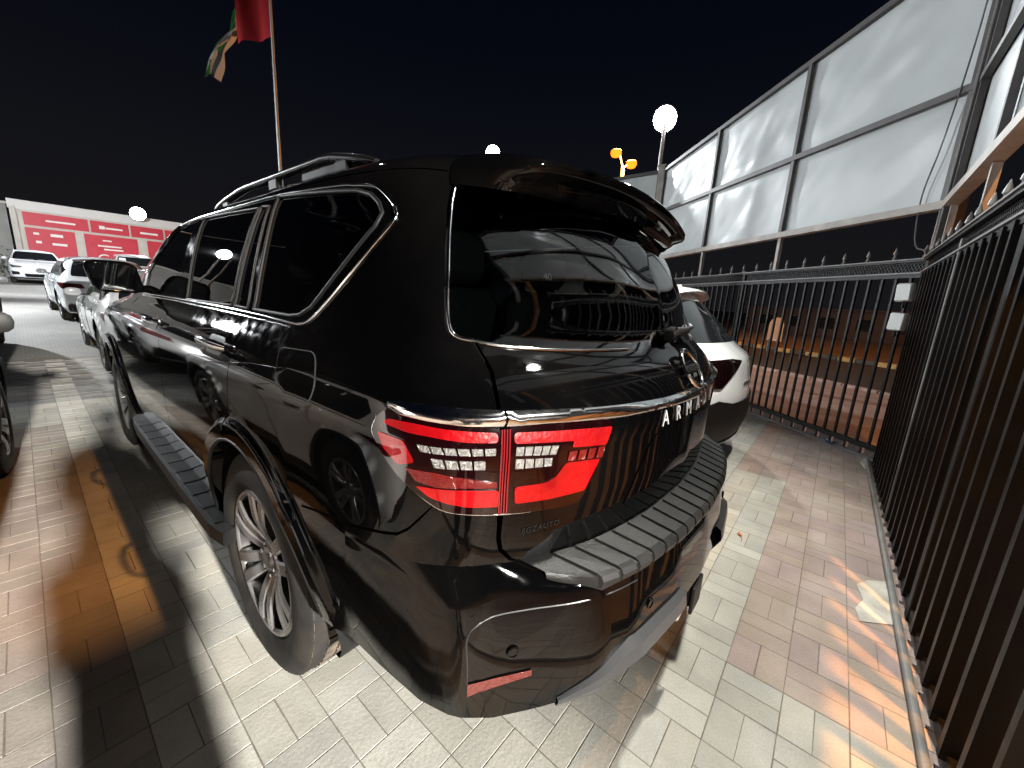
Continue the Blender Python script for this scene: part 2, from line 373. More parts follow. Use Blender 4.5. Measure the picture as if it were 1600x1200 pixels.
# ------------------------------------------------------------------ ground
def ground_z(y): return 0.0 if y < 5 else .034*(y-5)*min(1,(y-5)/4)
def paver_mat(name, with_attr=True):
    m = bpy.data.materials.new(name); m.use_nodes = True; nt = m.node_tree; b = nt.nodes['Principled BSDF']; b.inputs['Roughness'].default_value = .72; b.inputs['Specular IOR Level'].default_value = .35
    at = nt.nodes.new('ShaderNodeAttribute'); at.attribute_name = 'tint'; ge = nt.nodes.new('ShaderNodeNewGeometry')
    def nz(sc, d=6, w=None):
        n = nt.nodes.new('ShaderNodeTexNoise'); n.inputs['Scale'].default_value = sc; n.inputs['Detail'].default_value = d; nt.links.new(ge.outputs['Position'], n.inputs['Vector']); return n
    def mul(a, bsock, fac_sock, lo, hi):
        rp = nt.nodes.new('ShaderNodeMapRange'); rp.inputs[1].default_value = .3; rp.inputs[2].default_value = .7; rp.inputs[3].default_value = lo; rp.inputs[4].default_value = hi
        nt.links.new(fac_sock, rp.inputs[0]); mx = nt.nodes.new('ShaderNodeMix'); mx.data_type = 'RGBA'; mx.blend_type = 'MULTIPLY'; mx.inputs[0].default_value = 1
        nt.links.new(a, mx.inputs[6]); nt.links.new(rp.outputs[0], mx.inputs[7]); return mx.outputs[2]
    c = mul(at.outputs['Color'], None, nz(1.1, 5).outputs[0], .78, 1.12); c = mul(c, None, nz(7, 6).outputs[0], .86, 1.08); c = mul(c, None, nz(160, 3).outputs[0], .86, 1.08)
    # a film of sandy dust
    n = nz(2.3, 8); rp = nt.nodes.new('ShaderNodeMapRange'); rp.inputs[1].default_value = .50; rp.inputs[2].default_value = .75; rp.inputs[4].default_value = .38; nt.links.new(n.outputs[0], rp.inputs[0])
    mx = nt.nodes.new('ShaderNodeMix'); mx.data_type = 'RGBA'; mx.inputs[7].default_value = (.42,.37,.29,1); nt.links.new(c, mx.inputs[6]); nt.links.new(rp.outputs[0], mx.inputs[0]); nt.links.new(mx.outputs[2], b.inputs['Base Color'])
    bp = nt.nodes.new('ShaderNodeBump'); bp.inputs['Strength'].default_value = .35; bp.inputs['Distance'].default_value = .004; nt.links.new(nz(70, 5).outputs[0], bp.inputs['Height']); nt.links.new(bp.outputs[0], b.inputs['Normal'])
    return m
PAVER = paver_mat('concrete_paver')
SAND = mat('joint_sand', (.14,.122,.10), .9, noise_amt=.3, noise_scale=30)
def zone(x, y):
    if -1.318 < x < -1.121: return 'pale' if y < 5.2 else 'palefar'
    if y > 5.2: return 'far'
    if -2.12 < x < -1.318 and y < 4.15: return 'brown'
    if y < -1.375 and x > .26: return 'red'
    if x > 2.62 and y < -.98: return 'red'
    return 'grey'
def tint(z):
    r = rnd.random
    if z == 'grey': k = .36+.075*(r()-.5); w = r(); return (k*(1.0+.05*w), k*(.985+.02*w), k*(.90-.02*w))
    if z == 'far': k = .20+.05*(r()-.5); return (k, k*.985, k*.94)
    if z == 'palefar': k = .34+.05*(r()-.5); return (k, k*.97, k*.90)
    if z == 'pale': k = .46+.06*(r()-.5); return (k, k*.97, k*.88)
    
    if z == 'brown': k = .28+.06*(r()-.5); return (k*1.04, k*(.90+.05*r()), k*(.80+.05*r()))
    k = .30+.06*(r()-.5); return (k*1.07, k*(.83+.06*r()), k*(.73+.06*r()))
BW, BL, GAP = .0985, .197, .003
def brick_mesh(name, l, w, tints):
    hx, hy = (l-GAP)/2, (w-GAP)/2; c = .0012; V = [(-hx,-hy,-.05),(hx,-hy,-.05),(hx,hy,-.05),(-hx,hy,-.05),(-hx,-hy,-c),(hx,-hy,-c),(hx,hy,-c),(-hx,hy,-c),(-hx+c,-hy+c,0),(hx-c,-hy+c,0),(hx-c,hy-c,0),(-hx+c,hy-c,0)]
    F = [(8,9,10,11)]+[(i,(i+1)%4,4+(i+1)%4,4+i) for i in range(4)]+[(4+i,4+(i+1)%4,8+(i+1)%4,8+i) for i in range(4)]
    return V, F
def add_tint(me, cols):
    a = me.color_attributes.new('tint','FLOAT_COLOR','POINT'); a.data.foreach_set('color', [c for col in cols for c in (*col,1)])
ground = kind(meshobj('ground', [(-400,-400,-.06),(400,-400,-.06),(400,5,-.06),(-400,5,-.06),(-400,9,.06),(400,9,.06),(-400,600,19.8),(400,600,19.8)], [(0,1,2,3),(3,2,5,4),(4,5,7,6)], SAND), 'structure')
# lot surface beyond the individually laid pavers
def lot_mat():
    m = bpy.data.materials.new('lot_paving'); m.use_nodes = True; nt = m.node_tree; b = nt.nodes['Principled BSDF']; b.inputs['Roughness'].default_value = .8; ge = nt.nodes.new('ShaderNodeNewGeometry')
    br = nt.nodes.new('ShaderNodeTexBrick'); br.inputs['Scale'].default_value = 5.0; br.inputs['Color1'].default_value = (.15,.148,.14,1); br.inputs['Color2'].default_value = (.19,.185,.17,1); br.inputs['Mortar'].default_value = (.09,.082,.07,1); br.inputs['Mortar Size'].default_value = .02
    n = nt.nodes.new('ShaderNodeTexNoise'); n.inputs['Scale'].default_value = .6; n.inputs['Detail'].default_value = 7
    nt.links.new(ge.outputs['Position'], br.inputs['Vector']); nt.links.new(ge.outputs['Position'], n.inputs['Vector']); rp = nt.nodes.new('ShaderNodeMapRange'); rp.inputs[1].default_value = .3; rp.inputs[2].default_value = .7; rp.inputs[3].default_value = .6; rp.inputs[4].default_value = 1.15
    nt.links.new(n.outputs[0], rp.inputs[0]); mx = nt.nodes.new('ShaderNodeMix'); mx.data_type = 'RGBA'; mx.blend_type = 'MULTIPLY'; mx.inputs[0].default_value = 1; nt.links.new(br.outputs[0], mx.inputs[6]); nt.links.new(rp.outputs[0], mx.inputs[7]); nt.links.new(mx.outputs[2], b.inputs['Base Color']); return m
rows = [[(-30, y, ground_z(y)-.004), (7.4, y, ground_z(y)-.004)] for y in [8.0]+list(np.linspace(8.2,16,12))+[60]]
kind(MB().loft(rows).build('lot_pavement', lot_mat()), 'structure')
if True:
    fx, fy = A_back = (3.946,-2.075)
    def inside(x, y):
        if y < -2.12 and x > -.3: return False
        if x > 3.9:   # behind the slanting fence
            d = ((x-3.946)*.74844-(y+2.075)*.6632)
            if d > .04: return False
        return True
    cells = []; S2 = BL
    x0, x1, y0, y1 = -4.076, 8.2, -3.542, 8.2
    nx, ny = int((x1-x0)/S2), int((y1-y0)/S2)
    for i in range(nx):
        for j in range(ny):
            cx, cy = x0+(i+.5)*S2, y0+(j+.5)*S2
            if not inside(cx, cy): continue
            for k in (-.25,.25):
                zc = zone(cx, cy)
                if (i+j) % 2: cells.append((cx+k*S2, cy, BW, BL, zc))
                else: cells.append((cx, cy+k*S2, BL, BW, zc))
    # parts: the ~300 that show largest, the rest one mass
    def vis(c):
        d = Vector((c[0],c[1],0))-CAM_LOC; z = d.dot(f_)
        if z < .15: return 1e9
        u, v = d.dot(r2)/z*614.7, d.dot(u2)/z*614.7
        if abs(u) > 830 or abs(v) > 640: return 1e9
        if -.93 < c[0] < .93 and -1.05 < c[1] < 4: return 1e9
        return d.length
    cells.sort(key=vis); near = cells[:300]; far = cells[300:]
    pav = kind(bpy.data.objects.new('pavement', None), 'structure'); COL.objects.link(pav)
    variants = {}
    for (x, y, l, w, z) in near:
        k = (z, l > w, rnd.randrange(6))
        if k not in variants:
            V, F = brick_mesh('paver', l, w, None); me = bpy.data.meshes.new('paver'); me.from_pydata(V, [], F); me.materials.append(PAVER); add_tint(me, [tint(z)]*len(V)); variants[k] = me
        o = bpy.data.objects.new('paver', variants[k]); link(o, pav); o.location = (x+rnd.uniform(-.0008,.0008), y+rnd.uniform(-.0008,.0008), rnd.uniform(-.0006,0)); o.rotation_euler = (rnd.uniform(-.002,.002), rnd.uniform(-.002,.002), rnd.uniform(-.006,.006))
    V, F, C = [], [], []
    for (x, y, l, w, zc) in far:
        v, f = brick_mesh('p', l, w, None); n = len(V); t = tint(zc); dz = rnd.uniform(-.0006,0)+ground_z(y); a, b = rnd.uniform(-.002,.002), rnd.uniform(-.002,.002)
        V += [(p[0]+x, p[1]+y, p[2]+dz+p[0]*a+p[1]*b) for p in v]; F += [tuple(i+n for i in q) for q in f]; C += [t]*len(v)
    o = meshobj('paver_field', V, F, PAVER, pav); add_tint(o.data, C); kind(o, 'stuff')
js = kind(meshobj('joint_sand', [(-4,-3.6,-.0014),(-.3,-3.6,-.0014),(-.3,-2.12,-.0014),(3.93,-2.12,-.0014),(8.2,2.68,-.0014),(8.2,5,-.0014),(-4,5,-.0014)], [(0,1,2,3,4,5,6)], SAND), 'structure')
kind(MB().loft([[(-4,y,ground_z(y)-.0016),(8.2,y,ground_z(y)-.0016)] for y in np.linspace(5,8.2,12)]).build('joint_sand', SAND), 'structure')
# concrete patch and threshold along the gate track
PATCH = mat('concrete_patch', (.44,.42,.37), .8, noise_amt=.25, noise_scale=9, bump=.4, bump_scale=30)
pp = [(.95,-1.815),(1.05,-1.80),(1.16,-1.835),(1.29,-1.81),(1.38,-1.86),(1.45,-1.945),(1.04,-1.945)]
kind(MB().prism(pp, -.02, .004).build('concrete_patch', PATCH), 'structure')
pp = [(3.55,-1.99),(3.62,-1.93),(3.8,-1.90),(3.98,-1.94),(3.95,-2.03),(3.6,-2.04)]
kind(MB().prism(pp, -.02, .004).build('concrete_patch', PATCH), 'structure')
kind(MB().box((1.85,-2.055,-.02), (4.3,.17,.03)).build('gate_threshold', mat('threshold_concrete', (.36,.33,.30), .8, noise_amt=.3, noise_scale=5)), 'structure')
track = MB().tube([(-3.2,-1.955,.012),(3.95,-1.955,.012)], .017, 10).build('gate_track', STEELGRY, None, smooth=60)
tag(track, 'round grey steel pipe rail lying on the paving along the fence foot', 'rail')

# ------------------------------------------------------------------ street outside
PAVE2 = mat('outside_paving', (.34,.25,.21), .8, noise_amt=.18, noise_scale=2.0, bump=.2, bump_scale=40)
ASPH = mat('asphalt', (.035,.033,.031), .9, noise_amt=.25, noise_scale=3, bump=.3, bump_scale=90)
DIRT = mat('dirt', (.16,.105,.065), .95, noise_amt=.3, noise_scale=1.2)
D_ = Vector((.66320,.74844,0)); NRM = Vector((.74844,-.66320,0)); A_ = Vector((3.946,-2.075,0))
# road runs roughly parallel to the pavement edge seen through the fence
E0, E1 = Vector((9.393,-2.655,0)), Vector((11.505,.134,0)); ed = (E1-E0).normalized(); en = Vector((ed.y,-ed.x,0))
def strip(name, a, b, z, m, k='structure', L=60): return kind(meshobj(name, [E0-ed*L+en*a+Vector((0,0,z)), E0+ed*L+en*a+Vector((0,0,z)), E0+ed*L+en*b+Vector((0,0,z)), E0-ed*L+en*b+Vector((0,0,z))], [(0,3,2,1)], m), k)
strip('outside_pavement', -60, 0, -.035, PAVE2); strip('road', 0, 5.35, -.055, ASPH); strip('verge', 5.65, 60, -.02, DIRT)
KY, KB = mat('kerb_yellow', (.40,.28,.10), .7, noise_amt=.25, noise_scale=9), mat('kerb_dark', (.06,.055,.05), .8)
kerb = thing('far_kerb', 'kerb of alternating yellow and dark blocks across the orange-lit road', 'kerb')
for k in range(46):
    c = E0+en*5.5+ed*(-8+.62*k); MB().box((c.x,c.y,.03), (.60,.28,.16), rz=math.atan2(ed.y,ed.x), bev=.02).build('kerb_block', KY if k % 2 else KB, kerb)
kerb2 = thing('near_kerb', 'pale kerb along the near edge of the road beyond the fence', 'kerb')
for k in range(40):
    c = E0-en*.08+ed*(-8+.72*k); MB().box((c.x,c.y,-.03), (.70,.15,.10), rz=math.atan2(ed.y,ed.x), bev=.01).build('kerb_stone', PAVE2, kerb2)
# low dark building and boundary across the road
bl = thing('far_building', 'long low dark building across the road behind the fence bars', 'building', loc=(0,0,0))
c = E0+en*24+ed*9; ang = math.atan2(ed.y,ed.x)
def lb(dx, dy, z, d): 
    p = c+ed*dx+en*dy; return (p.x,p.y,z)
BW_ = mat('dark_render', (.05,.032,.025), .9, noise_amt=.2, noise_scale=.8)
MB().box(lb(0,0,1.0,0), (34,6,2.0), rz=ang).build('wall', BW_, bl); MB().box(lb(0,0,2.06,0), (34.4,6.4,.14), rz=ang).build('roof', BW_, bl)
for k in range(12): MB().box(lb(-15+2.7*k,-3.02,1.05,0), (1.1,.06,.8), rz=ang).build('window', DARKGL, bl)
# rounded hoarding standing at the kerb
p0 = Vector((17.5,.40,0)); hb = thing('round_topped_sign', 'pale round-topped board standing by the far kerb', 'sign', loc=p0, rotz=ang)
pts = [(-.34,0),(.34,0),(.34,.62)]+[(.34*math.cos(a),.62+.30*math.sin(a)) for a in np.linspace(0,math.pi,14)[1:-1]]+[(-.34,.62)]
M = Matrix.Rotation(R(90),4,'X'); MB().prism(pts, -.03, .03, mtx=Matrix.Translation((0,0,.42)) @ M).build('board', mat('board_cream', (.62,.50,.36), .7), hb)
for x in (-.2,.2): MB().box((x,.05,.22), (.05,.05,.5)).build('leg', STEELGRY, hb)

# ------------------------------------------------------------------ fences
def spear(): 
    b = MB(); b.lathe([(0,.012),(.018,.020),(.03,.012),(.05,.011),(.058,.019),(.075,.016),(.115,.004),(.125,0)], 8, axis='Z'); return b
SPEAR = None; BARS = {}
def fence(name, label, A, d, L, n, bars, posts, h=1.86, mesh_top=True, base=.05, bw=.038, bt=.020, spikes=True, lattice=True):
    f = thing(name, label, 'fence', loc=A, rotz=math.atan2(d.y, d.x)); global SPEAR
    # local x runs along the fence
    for i, s in enumerate(bars):
        key = (name, bw)
        if key not in BARS: BARS[key] = MB().box((0,0,(h+base)/2), (bt,bw,h-base)).build('bar', STEELBLK, f); o = BARS[key]
        else: o = inst(BARS[key], f)
        o.location = (s, 0, 0)
    for s, w in posts: MB().box((s,0,1.02), (w,w,2.04), bev=.004).build('post', STEELBLK, f)
    MB().box((L/2,0,base), (L,.05,.05), bev=.004).build('bottom_rail', STEELBLK, f)
    for z, hh, ww in ((h,.045,.055),(h+.022,.012,.075),(h+.135,.022,.065),(h+.15,.010,.085)): MB().box((L/2,0,z), (L,ww,hh)).build('top_rail', STEELGRY if hh < .02 else STEELBLK, f)
    if lattice:
        b = MB(); s = 0; P = .062
        while s < L-P:
            for a, c in (((s,h+.028),(s+P,h+.124)),((s+P,h+.028),(s,h+.124))): b.bar((a[0],0,a[1]), (c[0],0,c[1]), .010, .006)
            s += P*.5
        kind(b.build('lattice_strip', STEELBLK, f), 'stuff')
    if spikes:
        for s in np.arange(.10, L, .262):
            if SPEAR is None: SPEAR = spear().build('spear', STEELGRY, f, smooth=50); o = SPEAR
            else: o = inst(SPEAR, f)
            o.location = (s,0,h+.155); o.rotation_euler = (rnd.uniform(-.03,.03), rnd.uniform(-.03,.03), 0)
    return f
X1 = 3.92
b1 = [x for x in np.arange(.137, 4.0, .163) if abs(x-1.31) > .08 and abs(x-3.97) > .08]
f1 = fence('gate_leaf', 'tall black bar gate leaf standing open behind the suv, at the right edge', Vector((-.16,-2.02,0)), Vector((1,0,0)), 4.08, 0, b1, [(1.31,.062)], bw=.080, bt=.030, base=.045)
f1['category'] = 'gate'
fr_ = [(.02,.05)]
# inner frame uprights of the leaf and its stiffeners
for x in (2.55,): MB().box((x,.002,1.0), (.058,.058,1.9)).build('stile', STEELGRY, f1)
f2 = fence('slanting_fence', 'black spiked bar fence slanting back behind the white suv', A_, D_, 7.2, 0, [s for s in np.arange(.165,7.1,.128)], [(0,.10),(2.4,.05),(4.8,.05),(7.15,.07)], bw=.026, base=.12)
# perforated sill under the slanting fence
for k in range(40):
    s = .12+.175*k; MB().box((s,0,.055), (.135,.03,.075), bev=.006).build('sill_block', mat('sill_block', (.11,.085,.075), .7, noise_amt=.3, noise_scale=20), f2)
MB().box((3.6,0,.012), (7.2,.06,.02)).build('sill_rail', STEELGRY, f2)

# ------------------------------------------------------------------ white sheet hoarding above the fences
VINYL = None
def vinyl():
    m = bpy.data.materials.new('white_vinyl'); m.use_nodes = True; nt = m.node_tree; b = nt.nodes['Principled BSDF']; b.inputs['Roughness'].default_value = .38; b.inputs['Specular IOR Level'].default_value = .4
    tc = nt.nodes.new('ShaderNodeTexCoord'); n = nt.nodes.new('ShaderNodeTexNoise'); n.inputs['Scale'].default_value = 1.2; n.inputs['Detail'].default_value = 6; nt.links.new(tc.outputs['Object'], n.inputs['Vector'])
    mx = nt.nodes.new('ShaderNodeMix'); mx.data_type = 'RGBA'; mx.inputs[6].default_value = (.40,.43,.43,1); mx.inputs[7].default_value = (.50,.53,.53,1); nt.links.new(n.outputs[0], mx.inputs[0]); nt.links.new(mx.outputs[2], b.inputs['Base Color']); return m
VINYL = vinyl()
def sheet(parent, s0, s1, z0, z1, amp=.02, seed=0, z1b=None):
    z1b = z1 if z1b is None else z1b
    n, m = max(6,int((s1-s0)/.05)), max(6,int((z1-z0)/.05)); V = []
    for j in range(m+1):
        for i in range(n+1):
            u, v = i/n, j/m; e = min(1, 6*min(u,1-u))*min(1, 6*min(v,1-v)); s = s0+(s1-s0)*u; z = z0+(z1+(z1b-z1)*u-z0)*v
            q = Vector((s*1.1+z*.9+seed*7.3, (z-s*.45)*.55, seed)); f = noise.noise(q*1.9)*.8+.35*noise.noise(q*4.3)+.5*noise.noise(Vector((s*.7+z*2.4,seed*3.1,0)))+.25*abs(noise.noise(Vector((s*3.2+z*3.8,z*.6-s*.2,seed+4))))
            V.append((s, -.035+amp*e*f, z))
    F = [(j*(n+1)+i, j*(n+1)+i+1, (j+1)*(n+1)+i+1, (j+1)*(n+1)+i) for j in range(m) for i in range(n)]
    return meshobj('sheet', V, F, VINYL, parent, smooth=70)
FR = mat('hoarding_frame', (.055,.05,.05), .5, noise_amt=.2, noise_scale=8)
FRL = mat('hoarding_frame_pale', (.32,.29,.26), .55, noise_amt=.2, noise_scale=8)
def hoard(name, label, A, d, L, verts, zt0, zt1, z0=2.47, zm=3.42, flip=1):
    h = thing(name, label, 'hoarding', loc=A, rotz=math.atan2(d.y,d.x)); zt = lambda s: zt0+(zt1-zt0)*s/L
    ss = verts; k = 0
    for a, b in zip(ss[:-1], ss[1:]):
        k += 1
        o = sheet(h, a+.01, b-.01, z0+.03, zm-.02, .035, k+len(name)); 
        # upper sheets follow the sloping top
        o = sheet(h, a+.01, b-.01, zm+.02, zt(a)-.03, .055, k*3+len(name), z1b=zt(b)-.03)
    for s in ss:
        MB().bar((s,0,z0+.04), (s,0,zt(s)-.03), .05, .045).build('upright', FR, h)
    MB().bar((0,0,z0), (L,0,z0), .10, .07).build('bottom_beam', FRL, h); MB().bar((0,.004,zm), (L,.004,zm), .05, .06).build('mid_rail', FR, h); MB().bar((0,-.005,zt(0)), (L,-.005,zt(L)), .06,.06).build('top_rail', FR, h)
    for s in ss: MB().box((s,-.02,(z0+2.0)/2), (.045,.045,z0-2.0)).build('stub', FRL, h)
    return h
h2 = hoard('sheet_hoarding', 'long white vinyl sheet hoarding above the slanting spiked fence', A_+Vector((0,0,0)), D_, 5.37, [.06,1.88,3.56,5.30], 4.66, 4.24)
h2.rotation_euler.z = math.atan2(D_.y,D_.x)
h1 = hoard('sheet_hoarding', 'white vinyl sheet hoarding above the black gate leaf at the right edge', Vector((-.60,-2.06,0)), Vector((1,0,0)), 4.48, [0.05,1.9,3.2,4.42], 4.5, 4.6)
h3 = hoard('sheet_hoarding', 'far white vinyl sheet hoarding running on behind the roof from the corner pole', Vector((7.51,1.95,0)), Vector((.03,1,0)).normalized(), 9.0, [.06,3.0,6.0,8.9], 4.25, 4.25)
cp = thing('corner_post', 'thick dark steel post where the two white hoardings meet', 'post', loc=(3.93,-2.09,0)); MB().box((0,0,2.5), (.15,.15,5.0), bev=.006).build('shaft', FR, cp); MB().bar((.02,-.02,3.9), (-.55,-.02,5.0), .06).build('brace', FR, cp); MB().bar((-.02,0,2.56), (-1.6,0,2.50), .05).build('arm', FR, cp)
cp2 = thing('corner_post', 'grey steel post at the far corner of the white hoarding', 'post', loc=(7.48,1.93,0)); MB().box((0,0,2.16), (.13,.13,4.32), bev=.006).build('shaft', FRL, cp2); MB().box((0,0,4.335), (.17,.17,.03)).build('cap', FRL, cp2)
# cable drooping on the hoarding near the corner
L = [(3.99,-1.99,4.75),(3.985,-1.97,4.2),(4.0,-1.955,3.6),(4.06,-1.92,3.0),(4.11,-1.88,2.6),(4.10,-1.90,2.25),(4.05,-1.93,2.12),(3.97,-1.98,2.08),(3.94,-2.0,2.02)]
tag(MB().tube(catmull(L,6), .007, 6).build('cable', mat('cable_grey', (.12,.12,.13), .5), None, smooth=60), 'thin dark cable drooping down the white sheet beside the corner post', 'cable')
# two white junction boxes on the fence corner
for z, tl, lab in ((1.70,.05,'upper white junction box strapped to the fence corner post'),(1.42,-.04,'lower white junction box strapped to the fence corner post')):
    jb = thing('junction_box', lab, 'junction box', loc=(4.02,-1.93,z), rotz=math.atan2(D_.y,D_.x)+R(8), group='junction boxes on the corner post'); jb.rotation_euler.y = tl
    WB = mat('white_plastic_box', (.62,.64,.62), .45); MB().box((0,0,0), (.13,.07,.17), bev=.012).build('box_body', WB, jb, smooth=40); MB().box((0,.038,0), (.115,.01,.155), bev=.004).build('lid', WB, jb); MB().tube([(0,0,-.085),(0,.0,-.15)], .012, 8).build('gland', PLASTIC, jb)
# litter
cap = MB().lathe([(0,.030),(.012,.030),(.016,.026),(.016,0)], 20, axis='Z').build('bottle_cap', mat('blue_plastic', (.18,.32,.68), .4), None, smooth=40); cap.location = (4.27,-1.62,.03); cap.rotation_euler = (R(50),0,R(40)); tag(cap, 'small blue bottle cap lying against the fence sill', 'bottle cap')
lf = MB(); pts = [(-.03,0),(-.012,.012),(.008,.013),(.03,0),(.008,-.011),(-.012,-.010)]; lf.add([(x,y,.004+.006*(i%2)+abs(x)*.1) for i,(x,y) in enumerate(pts)], [(0,1,5),(1,2,4,5),(2,3,4)]); lf.bar((-.03,0,.005),(-.085,.02,.004),.003)
lf = lf.build('dry_leaf', mat('red_leaf', (.45,.12,.05), .6)); lf.location = (1.373,-1.232,0); lf.rotation_euler.z = .5; tag(lf, 'tiny red dry leaf on the grey pavers behind the bumper', 'leaf')

# ------------------------------------------------------------------ lamps
def emis(name, col, s):
    if name in MATS: return MATS[name]
    m = bpy.data.materials.new(name); m.use_nodes = True; nt = m.node_tree; nt.nodes.clear(); o = nt.nodes.new('ShaderNodeOutputMaterial'); e = nt.nodes.new('ShaderNodeEmission'); e.inputs[0].default_value = (*col,1); e.inputs[1].default_value = s; nt.links.new(e.outputs[0], o.inputs[0]); MATS[name] = m; return m
POLE = mat('lamp_pole', (.30,.27,.25), .5, metal=.3)
WHITE_L = emis('white_led', (.92,.96,1.0), 60); ORANGE_L = emis('sodium', (1.0,.17,.010), 3.0)
def lamp_light(parent, loc, col, watts, r=.12, kind_='POINT', aim=None, angle=120, blend=.4):
    l = bpy.data.lights.new('lamp_light', kind_); l.color = col; l.energy = watts; l.shadow_soft_size = r
    if kind_ == 'SPOT': l.spot_size = R(angle); l.spot_blend = blend
    o = bpy.data.objects.new('lamp_light', l); link(o, parent); o.location = loc
    if aim is not None: o.rotation_euler = Vector(aim).to_track_quat('-Z','Y').to_euler()
    return o
def flood(name, label, pos, aim, base_z, watts, size=.45, col=(.93,.97,1.0), group=None, pole=True, angle=150, r=.12, blend=.5):
    pos = Vector(pos); aim = (Vector(aim)-pos).normalized(); t = thing(name, label, 'lamp', loc=(pos.x,pos.y,base_z), group=group); H = pos.z-base_z
    if pole: MB().tube([(0,0,0),(0,0,H*.5),(0,0,H-.1)], [.07,.055,.04], 12).build('pole', POLE, t, smooth=60)
    q = aim.to_track_quat('-Z','Y').to_matrix().to_4x4(); q.translation = Vector((0,0,H))
    hb_ = MB(); hb_.lathe([(.10,size*.18),(.09,size*.36),(.02,size*.5),(-.05,size*.5),(-.055,size*.46)], 28, axis='Z', cap=True); hb_.v = [q @ v for v in hb_.v]; hb_.build('housing', PLASTIC, t, smooth=40); ln_ = MB(); ln_.lathe([(-.062,size*.44),(-.075,size*.30),(-.08,0)], 28, axis='Z'); ln_.v = [q @ v for v in ln_.v]; ln_.build('lens', WHITE_L, t, smooth=60)
    lamp_light(t, Vector((0,0,H))+aim*.14, col, watts, r, 'SPOT', aim, angle, blend); return t
W2P = CAM_LOC+ (f_+ (1040-800)/614.73*r2+(600-185)/614.73*u2)*9.0
W1P = CAM_LOC+ (f_+ (770-800)/614.73*r2+(600-238)/614.73*u2)*13.0
flood('floodlight', 'bright white floodlight on a pole beyond the hoarding corner', W2P, (-1,1.5,.5), 0, 1250, .58, angle=85)
flood('floodlight', 'bright white floodlight just above the suv roofline', W1P, (1,0,0), 0, 1800, .50)
# lamp across the street behind the photographer: main light on the rear of the suv
flood('floodlight', 'white floodlight on a tall pole behind the viewer', (-2.40,-15.2,5.3), (-1.7,2,0), -.05, 50000, .5, angle=17, r=.30, col=(1,.97,.90), blend=.8)
flood('floodlight', 'white floodlight bracketed on top of the gate hoarding, lighting the paving', (1.25,-1.88,4.98), (.9,-.1,0), 4.5, 1800, .36, angle=80, r=.10, blend=.9, col=(1,.97,.87))
flood('floodlight', 'white floodlight on a pole in the lot left of the parked cars', (-4.4,18,4.9), (0,5,0), ground_z(18), 6500, .6, angle=160)
flood('floodlight', 'added out-of-view white floodlight on a pole left of the cars, put in to brighten the red wall', (-4.9,18.6,5.1), (4,36,2.4), ground_z(18), 8000, .5, angle=110)  # added fill lamp without a known source, only to brighten the far wall
# sodium street lamp right behind the gate hoarding
ol = thing('street_lamp', 'sodium street lamp on a pole just outside the gate hoarding', 'lamp', loc=(-.10,-3.20,0)); MB().tube([(0,0,0),(0,0,3),(0,.02,5.6),(0,.12,5.86),(0,.22,5.92)], [.08,.065,.05,.04,.035], 12).build('pole', POLE, ol, smooth=60)
MB().box((0,.38,5.95), (.22,.42,.10), bev=.03).build('head', POLE, ol, smooth=40); MB().box((0,.40,5.893), (.16,.28,.015)).build('lens', ORANGE_L, ol); lamp_light(ol, (0,.40,5.82), (1.0,.42,.10), 2000, .07, 'SPOT', (.04,.05,-1), 104, 1.0)
# far double sodium lamp
dl = thing('street_lamp', 'distant street lamp with two orange heads on one pole', 'lamp', loc=(18.9,8.42,0)); MB().tube([(0,0,0),(0,0,8.4)], .09, 12).build('pole', POLE, dl, smooth=60)
for (dx, dy, z) in ((-.42,.25,8.95),(.30,-.30,8.55)):
    MB().tube([(0,0,8.3),(dx*.5,dy*.5,z-.05),(dx,dy,z)], .04, 8).build('arm', POLE, dl, smooth=60); MB().lathe([(.10,.05),(.06,.16),(0,.26),(-.03,.26)], 20, axis='Z', c=(dx,dy,z+.12)).build('head', POLE, dl, smooth=50); MB().lathe([(.0,.25),(-.12,.27),(-.26,.20),(-.33,.0)], 20, axis='Z', c=(dx,dy,z+.10)).build('lens', ORANGE_L, dl, smooth=60); lamp_light(dl, (dx-.3,dy-.3,z-.25), (1.0,.36,.07), 1700, .15)
